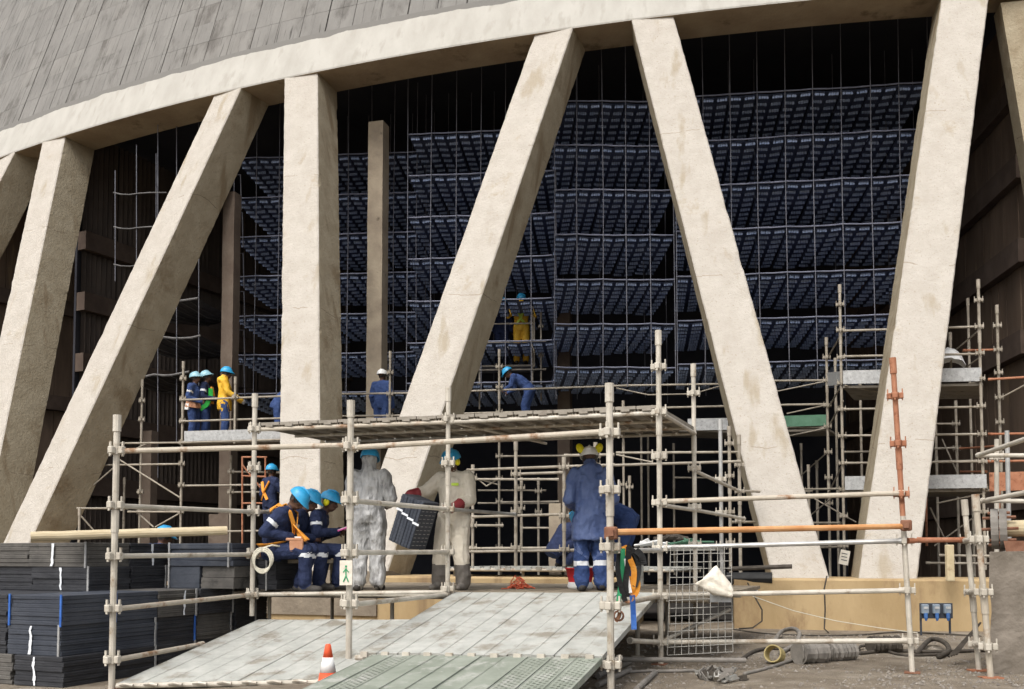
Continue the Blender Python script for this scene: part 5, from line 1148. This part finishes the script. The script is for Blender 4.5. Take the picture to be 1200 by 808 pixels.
# harness hanging on the rail
hn = empty('safety_harness', P(735, 742, 8.7), 'tangled safety harness of orange and black straps hanging from rail', 'harness')
def wpath(px_pts, Y, r, m, name='strap', flat=True):
    mb = MB(); pts = [P(x, y, Y + (random.uniform(-.02, .02))) for x, y in px_pts]; fine = []
    for i in range(len(pts)-1):
        for k in range(4):
            t = k/4; p0, p1, p2, p3 = pts[max(i-1,0)], pts[i], pts[i+1], pts[min(i+2, len(pts)-1)]
            fine.append(.5*((2*p1) + (p2-p0)*t + (2*p0-5*p1+4*p2-p3)*t*t + (3*p1-p0-3*p2+p3)*t**3))
    fine.append(pts[-1])
    if flat:
        for i, p in enumerate(fine):
            d = (fine[min(i+1, len(fine)-1)] - fine[max(i-1, 0)]).normalized(); sd_ = d.cross(Vector((.3*math.sin(i*.5), -1, 0))).normalized()*r; n_ = sd_.cross(d).normalized()*.004
            mb.v += [p - sd_ - n_, p + sd_ - n_, p + sd_ + n_, p - sd_ + n_]
        for i in range(len(fine)-1):
            for k in range(4): mb.f.append([i*4+k, i*4+(k+1) % 4, (i+1)*4+(k+1) % 4, (i+1)*4+k]); mb.m.append(0)
    else: mb.path(fine, r, 7)
    return mb, name, m
for (pts, r, m, fl) in ((((731, 640), (738, 655), (743, 670), (741, 690), (737, 700)), .025, mharn, True), (((727, 642), (724, 665), (728, 690), (733, 705)), .022, mblack, True), (((735, 640), (745, 650), (749, 668), (744, 688)), .022, mblack, True),
        (((730, 643), (729, 670), (726, 695), (724, 712)), .02, mharg if False else mgreen, True), (((742, 672), (748, 684), (744, 698), (736, 692), (740, 676)), .02, mharn, True), (((741, 698), (742, 715), (743, 738)), .024, bluest, True),
        (((728, 700), (735, 706), (742, 702), (738, 694)), .012, mleath, False), (((724, 705), (726, 720), (722, 728)), .018, mleath, False), (((737, 643), (736, 662), (733, 684), (735, 700)), .026, mblack, True), (((745, 645), (752, 652), (754, 662)), .03, mblack, True), (((733, 655), (736, 680), (739, 695)), .014, mpaper, True)):
    mb, nm_, m = wpath(pts, 8.72, r, m, flat=fl); mb.build(nm_, m, hn)
mb = MB(); mb.lathe([(.035,-.02), (.05,-.012), (.05,.012), (.035,.02)], P(725, 722, 8.7), Matrix.Rotation(R(90), 3, 'X'), 14); mb.build('buckle', fittm, hn)
# rope coil and helmet strap at the seat
mb = MB(); c = P(308, 655, 11.66)
for k in range(3): mb.path([c + Vector(((.12-.012*k)*math.sin(t*.3), -.01*k, .13*math.cos(t*.3) - .02*k)) for t in range(22)], .012, 6)
mb.path([c + Vector((-.02, 0, .12)), c + Vector((.1, .03, .16)), c + Vector((.2, .1, .14))], .012, 6)
tag(mb.build('rope_coil', mrope, None, True), 'coil of cream rope hung over the orange seat tube', 'rope')
# tags
def scafftag(px0, py0, px1, py1, Y, label, m2):
    a, b = P(px0, py1, Y), P(px1, py0, Y); c = (a+b)/2; mb = MB(); mb.box(c, (b.x-a.x, .008, b.z-a.z)); o = mb.build('safety_tag', mbag); tag(o, label, 'tag')
    w_, h_ = b.x-a.x, b.z-a.z
    mb = MB(); f = -.007
    mb.box(c + Vector((0, f, h_*.02)), (w_*.10, .003, h_*.34)); mb.ball(c + Vector((0, f, h_*.26)), (w_*.09, .003, w_*.09), seg=8, rings=6)
    mb.path([c + Vector((0, f, -h_*.12)), c + Vector((-w_*.2, f, -h_*.36))], w_*.05, 5); mb.path([c + Vector((0, f, -h_*.12)), c + Vector((w_*.2, f, -h_*.36))], w_*.05, 5); mb.path([c + Vector((-w_*.22, f, h_*.02)), c + Vector((0, f, h_*.16)), c + Vector((w_*.22, f, h_*.02))], w_*.045, 5)
    mb.build('figure_print', m2, o); return o
scafftag(398, 657, 413, 686, 9.36, 'white tag with a green figure on the scaffold post', mgreen)
mb = MB(); a, b = P(984, 662, 18.3), P(995, 645, 18.3); mb.box((a+b)/2, (b.x-a.x, .01, b.z-a.z), Matrix.Rotation(R(12), 3, 'Y')); o = tag(mb.build('safety_tag', mbag), 'small plain pale tag on the scaffold tower between two legs', 'tag')
for k in range(3): mb = MB(); mb.box((a+b)/2 + Vector((-.005*k, -.008, .07-.06*k)), ((b.x-a.x)*.6, .004, .014), Matrix.Rotation(R(12), 3, 'Y')); mb.build('print_line', mpanel, o)
# red bucket and netting heap on the deck
q = P(680, 690, 12.9); bk = empty('red_box', (q.x, q.y, DZ), 'red plastic tub with white base behind the rain jacketed person', 'tub')
mb = MB(); mb.lathe([(.15,.09), (.19,.26), (.2,.26), (.2,.275), (.18,.275), (.14,.1), (.001,.1)], (q.x, q.y, DZ), None, 18); mb.build('tub_body', mred, bk, True)
mb = MB(); mb.lathe([(.001,.0), (.15,.0), (.17,.03), (.155,.09), (.145,.09)], (q.x, q.y, DZ), None, 18); mb.build('tub_base', mpaper, bk, True)
mb = MB(); rg = random.Random(4); q = P(607, 684, 12.9); q.z = DZ
for k in range(46):
    a = Vector((rg.uniform(-.12,.12), rg.uniform(-.08,.08), rg.uniform(.01,.14))); b = a + Vector((rg.uniform(-.1,.1), rg.uniform(-.1,.1), rg.uniform(-.06,.06))); c = b + Vector((rg.uniform(-.1,.1), rg.uniform(-.1,.1), rg.uniform(-.06,.06)))
    for v in (a, b, c): v.z = max(.008, v.z*(1-min(1, abs(v.x)/.22)))
    mb.path([q+a, q+b, q+c], .007, 4)
tag(mb.build('netting_heap', mnet), 'small heap of red netting on the work deck', 'netting', kind='stuff')
# odds on the inner platform at the right
rg = random.Random(8)
for i, (px, py, Y, sx, sz, m, lb, nm_, ct) in enumerate(((762, 640, 14.2, .45, .05, mpaper, 'crumpled white sheet on the rail shelf by the mesh panel', 'paper_sheet', 'sheet'), (808, 639, 14.0, .55, .05, greent, 'green plank end lying above the mesh panel', 'plank_offcut', 'plank'), (785, 634, 14.4, .5, .04, mhose, 'dark cable bundle on top of the shelf planks', 'cable_bundle', 'cable'))):
    q = P(px, py, Y); mb = MB()
    for k in range(6): mb.path([q + Vector((rg.uniform(-sx,0)*.6, rg.uniform(-.15,.15), rg.uniform(0,sz))), q + Vector((rg.uniform(-.1,.1), rg.uniform(-.15,.15), rg.uniform(sz*.4,sz*2))), q + Vector((rg.uniform(0,sx)*.6, rg.uniform(-.15,.15), rg.uniform(0,sz)))], rg.uniform(.012,.03), 5)
    tag(mb.build(nm_, m), lb, ct)
mb = MB(); a, b = P(748, 643, 14.0), P(838, 642, 13.6); q = [a, b, b + IN*.5, a + IN*.5]; mb.hexa([v - UP*.04 for v in q], q)
mb.tube(P(752, 645, 14.1), Vector((P(752, 645, 14.1).x, 14.1, .73)), .025, 8); mb.tube(P(832, 644, 13.75), Vector((P(832, 644, 13.75).x, 13.75, .73)), .025, 8)
tag(mb.build('shelf', plankm), 'grey plank shelf behind the mesh panel', 'shelf')
# socket stand before the basin wall
Yk = 14.55; sk = empty('socket_stand', P(1096, 748, Yk), 'dark panel on legs with three blue plugged power sockets', 'socket stand')
a, b = P(1078, 725, Yk), P(1116, 707, Yk); mb = MB(); mb.box((a+b)/2, (b.x-a.x, .03, b.z-a.z), bev=.005); mb.build('panel', mpanel, sk)
for px in (1080, 1114): mb = MB(); mb.box((P(px, 726, Yk).x, Yk+.03, (P(px, 745, Yk).z + P(px, 708, Yk).z)/2), (.025, .025, P(px, 708, Yk).z - P(px, 746, Yk).z)); mb.build('leg', mpanel, sk)
for px in (1084, 1097, 1110):
    c = P(px, 714, Yk-.05); mb = MB(); mb.box(c, (.10, .07, .14), bev=.012); o = mb.build('socket', msock, sk)
    mb = MB(); mb.box(c + Vector((0,-.038,.02)), (.07, .006, .035)); mb.build('lid', toem, o)
    mb = MB(); mb.path([c + Vector((0,-.02,-.06)), c + Vector((0,-.03,-.13)), c + Vector((0,-.03,-.17))], [.030, .028, .015], 8); mb.build('plug', mplug, o)
# hoses, rolls, pipes on the ground
def hose(pts, r, label, m=mhose, cat='hose', nm_='hose', grp=None):
    w3 = []
    for (x, y, *zz) in pts: w3.append(PZ(x, y, r + (zz[0] if zz else 0)))
    fine = []
    for i in range(len(w3)-1):
        for k in range(6):
            t = k/6; p0, p1, p2, p3 = w3[max(i-1,0)], w3[i], w3[i+1], w3[min(i+2, len(w3)-1)]
            fine.append(.5*((2*p1) + (p2-p0)*t + (2*p0-5*p1+4*p2-p3)*t*t + (3*p1-p0-3*p2+p3)*t**3))
    fine.append(w3[-1]); mb = MB(); mb.path(fine, r, 7); return tag(mb.build(nm_, m, None, True), label, cat, grp)
hose(((870, 772), (885, 763), (905, 760), (930, 762), (950, 770), (990, 768), (1040, 763), (1100, 764), (1160, 762)), .022, 'dark hose winding along the ground past the wrapped rolls')
hose(((908, 752), (915, 741, .05), (930, 737, .12), (937, 744, .08), (930, 756), (915, 765)), .03, 'thick grey hose loop arching over the yellow collar', mgrey)
hose(((860, 738), (900, 743), (960, 745), (1010, 744), (1060, 741), (1150, 746)), .012, 'thin black cable along the foot of the ochre wall')
hose(((1000, 772), (1004, 762, .03), (1012, 757, .02), (1030, 760), (1060, 768), (1120, 766)), .018, 'black hose curling from the end of the wrapped roll')
hose(((872, 790), (900, 783), (925, 775), (950, 768)), .018, 'short hose end running into the yellow collar', mgrey)
hose(((1075, 765), (1090, 750, .05), (1105, 752, .08), (1112, 762, .02), (1100, 770)), .03, 'black hose coil below the socket stand')
def droop(pts, r, Y, label, m=mhose, cat='cable', nm_='cable'):
    mb = MB(); mb.path([P(x, y, Y) for x, y in pts], r, 6); tag(mb.build(nm_, m), label, cat)
droop(((876, 683), (882, 695), (893, 715), (893, 728), (882, 736), (866, 737)), .012, 14.9, 'dark cable looping down the ochre wall near the mesh')
droop(((969, 675), (966, 690), (967, 715), (966, 737), (972, 743)), .012, 14.85, 'dark cable hanging straight down the ochre wall')
droop(((882, 699), (930, 716), (980, 728), (1030, 736), (1075, 742)), .007, 14.6, 'pale slack string sloping along the ochre wall', mrope, 'string', 'string')
def roll(a, b, r, label, m, grp=None):
    p, q = PZ(*a, r), PZ(*b, r); mb = MB(); n = 14
    mb.path([p.lerp(q, i/n) for i in range(n+1)], [r*(1 + .28*noise.noise(Vector((i*.9, a[0]*.37, 0)))) for i in range(n+1)], 12)
    for k in range(5): t = .1+.2*k; c = p.lerp(q, t); mb.path([c + Vector((.01*math.sin(x), r*1.03*math.cos(x*.7), r*1.03*math.sin(x*.7))) for x in range(10)], .008, 5)
    return tag(mb.build('wrapped_roll', m), label, 'roll', grp)
roll((936, 766), (966, 764), .115, 'ragged wrapped grey roll beside the yellow collar', mgrey); roll((970, 765), (1000, 763), .10, 'smooth wrapped grey roll lying behind the ragged one', mgrey); roll((1020, 756), (1052, 755), .10, 'dark wrapped roll near the leaning post foot', mhose)
q = PZ(908, 778, .0); q = Vector((q.x, q.y, .1)); mb = MB(); Mr = Matrix.Rotation(R(-35), 3, 'Z') @ Matrix.Rotation(R(75), 3, 'X')
mb.lathe([(.085,-.07), (.098,-.07), (.098,.07), (.085,.07), (.085,-.07)], q, Mr, 18); tag(mb.build('pipe_collar', mypipe), 'open yellow plastic pipe collar with hoses through it', 'pipe')
for (a, b, z, r, lb) in (((722, 773), (874, 774), .10, .026, 'long dull tube lying behind the heap of clips'), ((700, 803), (738, 785), .03, .026, 'short tube end beside the ramp post foot'), ((746, 808), (768, 788), .03, .026, 'tube pointing to the heap of clips'), ((728, 788), (768, 786), .02, .014, 'thin rod crossing the short tubes'), ((768, 787), (815, 786), .02, .016, 'thin rod ending at the heap of clips'), ((700, 792), (738, 776), .03, .028, 'tube lying under the ramp edge')):
    mb = MB(); p, q = PZ(*a, z+r*0), PZ(*b, z); mb.tube(p, q, r, 10); tag(mb.build('loose_tube', mgrey), lb, 'tube', 'loose tubes on the ground')
rg = random.Random(12)
for i in range(26):                                      # heap of steel clips
    px, py = 842 + rg.gauss(0, 12), 791 + rg.gauss(0, 3.5); q = PZ(px, py, .02 + .06*rg.random()*max(0, 1-abs(px-842)/26)); 
    Mr = Matrix.Rotation(rg.uniform(0, 3.1), 3, 'Z') @ Matrix.Rotation(rg.uniform(-.5,.5), 3, 'Y'); mb = MB(); L_ = rg.uniform(.08, .16)
    mb.box(q, (L_, .035, .012), Mr); mb.box(q + Mr @ Vector((0, .018, .018)), (L_, .008, .04), Mr); mb.box(q + Mr @ Vector((0, -.018, .018)), (L_*.5, .008, .04), Mr)
    tag(mb.build('steel_clip', rg.choice((mgrey, mhose, mwire))), 'grimy steel clip in the heap on the gravel', 'clip', 'heap of steel clips')
for i in range(4):                                       # leaning angle irons
    a, b = P(1112 + 3*i, 770 - i, 10.6), P(1143 + 2*i, 736 - 2*i, 10.9); mb = MB(); mb.tube(a, b, .014, 4); tag(mb.build('angle_iron', mhose), 'dark angle iron leaning in a bundle on the pale posts', 'iron bar', 'leaning angle irons')
# dark bar and clutter on the wall top
mb = MB(); mb.tube(P(853, 667, 15.6), P(928, 664, 15.2), .035, 8); tag(mb.build('dark_pipe', mhose), 'dark pipe lying across the wall top before the leg', 'pipe')
mb = MB(); mb.tube(P(852, 678, 15.9), P(905, 678, 15.7), .10, 10); tag(mb.build('black_duct', mblack), 'black duct lying on the ochre wall top', 'duct')
# muddy block and flanged pipe at the right edge
bl = MB(); a = P(1162, 765, 9.9); NXB, NZB = 14, 14; x0, y0 = a.x, 9.9; HB = zpx(646, 9.9)
def bq(u, v, f):
    if f == 0: q = Vector((x0 + u*2.6, y0 - .3*u, v*HB))
    elif f == 1: q = Vector((x0 + 1.1*u, y0 + 1.6*u, v*HB))
    else: q = Vector((x0 + u*2.6 + 1.1*v, y0 - .3*u + 1.6*v, HB))
    return q + .03*noise.noise_vector(q*2.3) + .012*noise.noise_vector(q*7)
for f in range(3):
    b0 = len(bl.v)
    for i in range(NXB+1):
        for j in range(NZB+1): bl.v.append(bq(i/NXB, j/NZB, f))
    for i in range(NXB):
        for j in range(NZB):
            q = [b0+i*(NZB+1)+j, b0+(i+1)*(NZB+1)+j, b0+(i+1)*(NZB+1)+j+1, b0+i*(NZB+1)+j+1]; bl.f.append(q if f != 1 else q[::-1]); bl.m.append(0)
tag(bl.build('concrete_block', blockm), 'rough muddy concrete block with flaking top edge', 'block')
fp = empty('flanged_pipe', P(1180, 645, 10.2), 'cream flanged pipe resting on the muddy concrete block', 'pipe')
a, b = P(1174, 620, 10.2), P(1260, 618, 9.9); mb = MB(); mb.tube(a, b, .085, 16); mb.build('pipe', mcream, fp)
d = (b-a).normalized(); mb = MB(); mb.tube(a - d*.10, a - d*.03, .21, 20); mb.tube(a - d*.02, a + d*.05, .21, 20); mb.build('flange', mgrey, fp)
for k in range(8):
    t = 2*math.pi*k/8; c = a + Vector((0, math.cos(t)*.165, math.sin(t)*.165)); mb = MB(); mb.tube(c - d*.13, c + d*.08, .018, 6); mb.build('bolt', fittm, fp)
mb = MB(); mb.hexa([P(1180, 652, 10.0), P(1200, 652, 9.95), P(1200, 652, 10.4), P(1180, 652, 10.4)], [P(1176, 634, 10.0), P(1204, 634, 9.95), P(1204, 634, 10.4), P(1176, 634, 10.4)]); mb.build('saddle', fittm, fp)
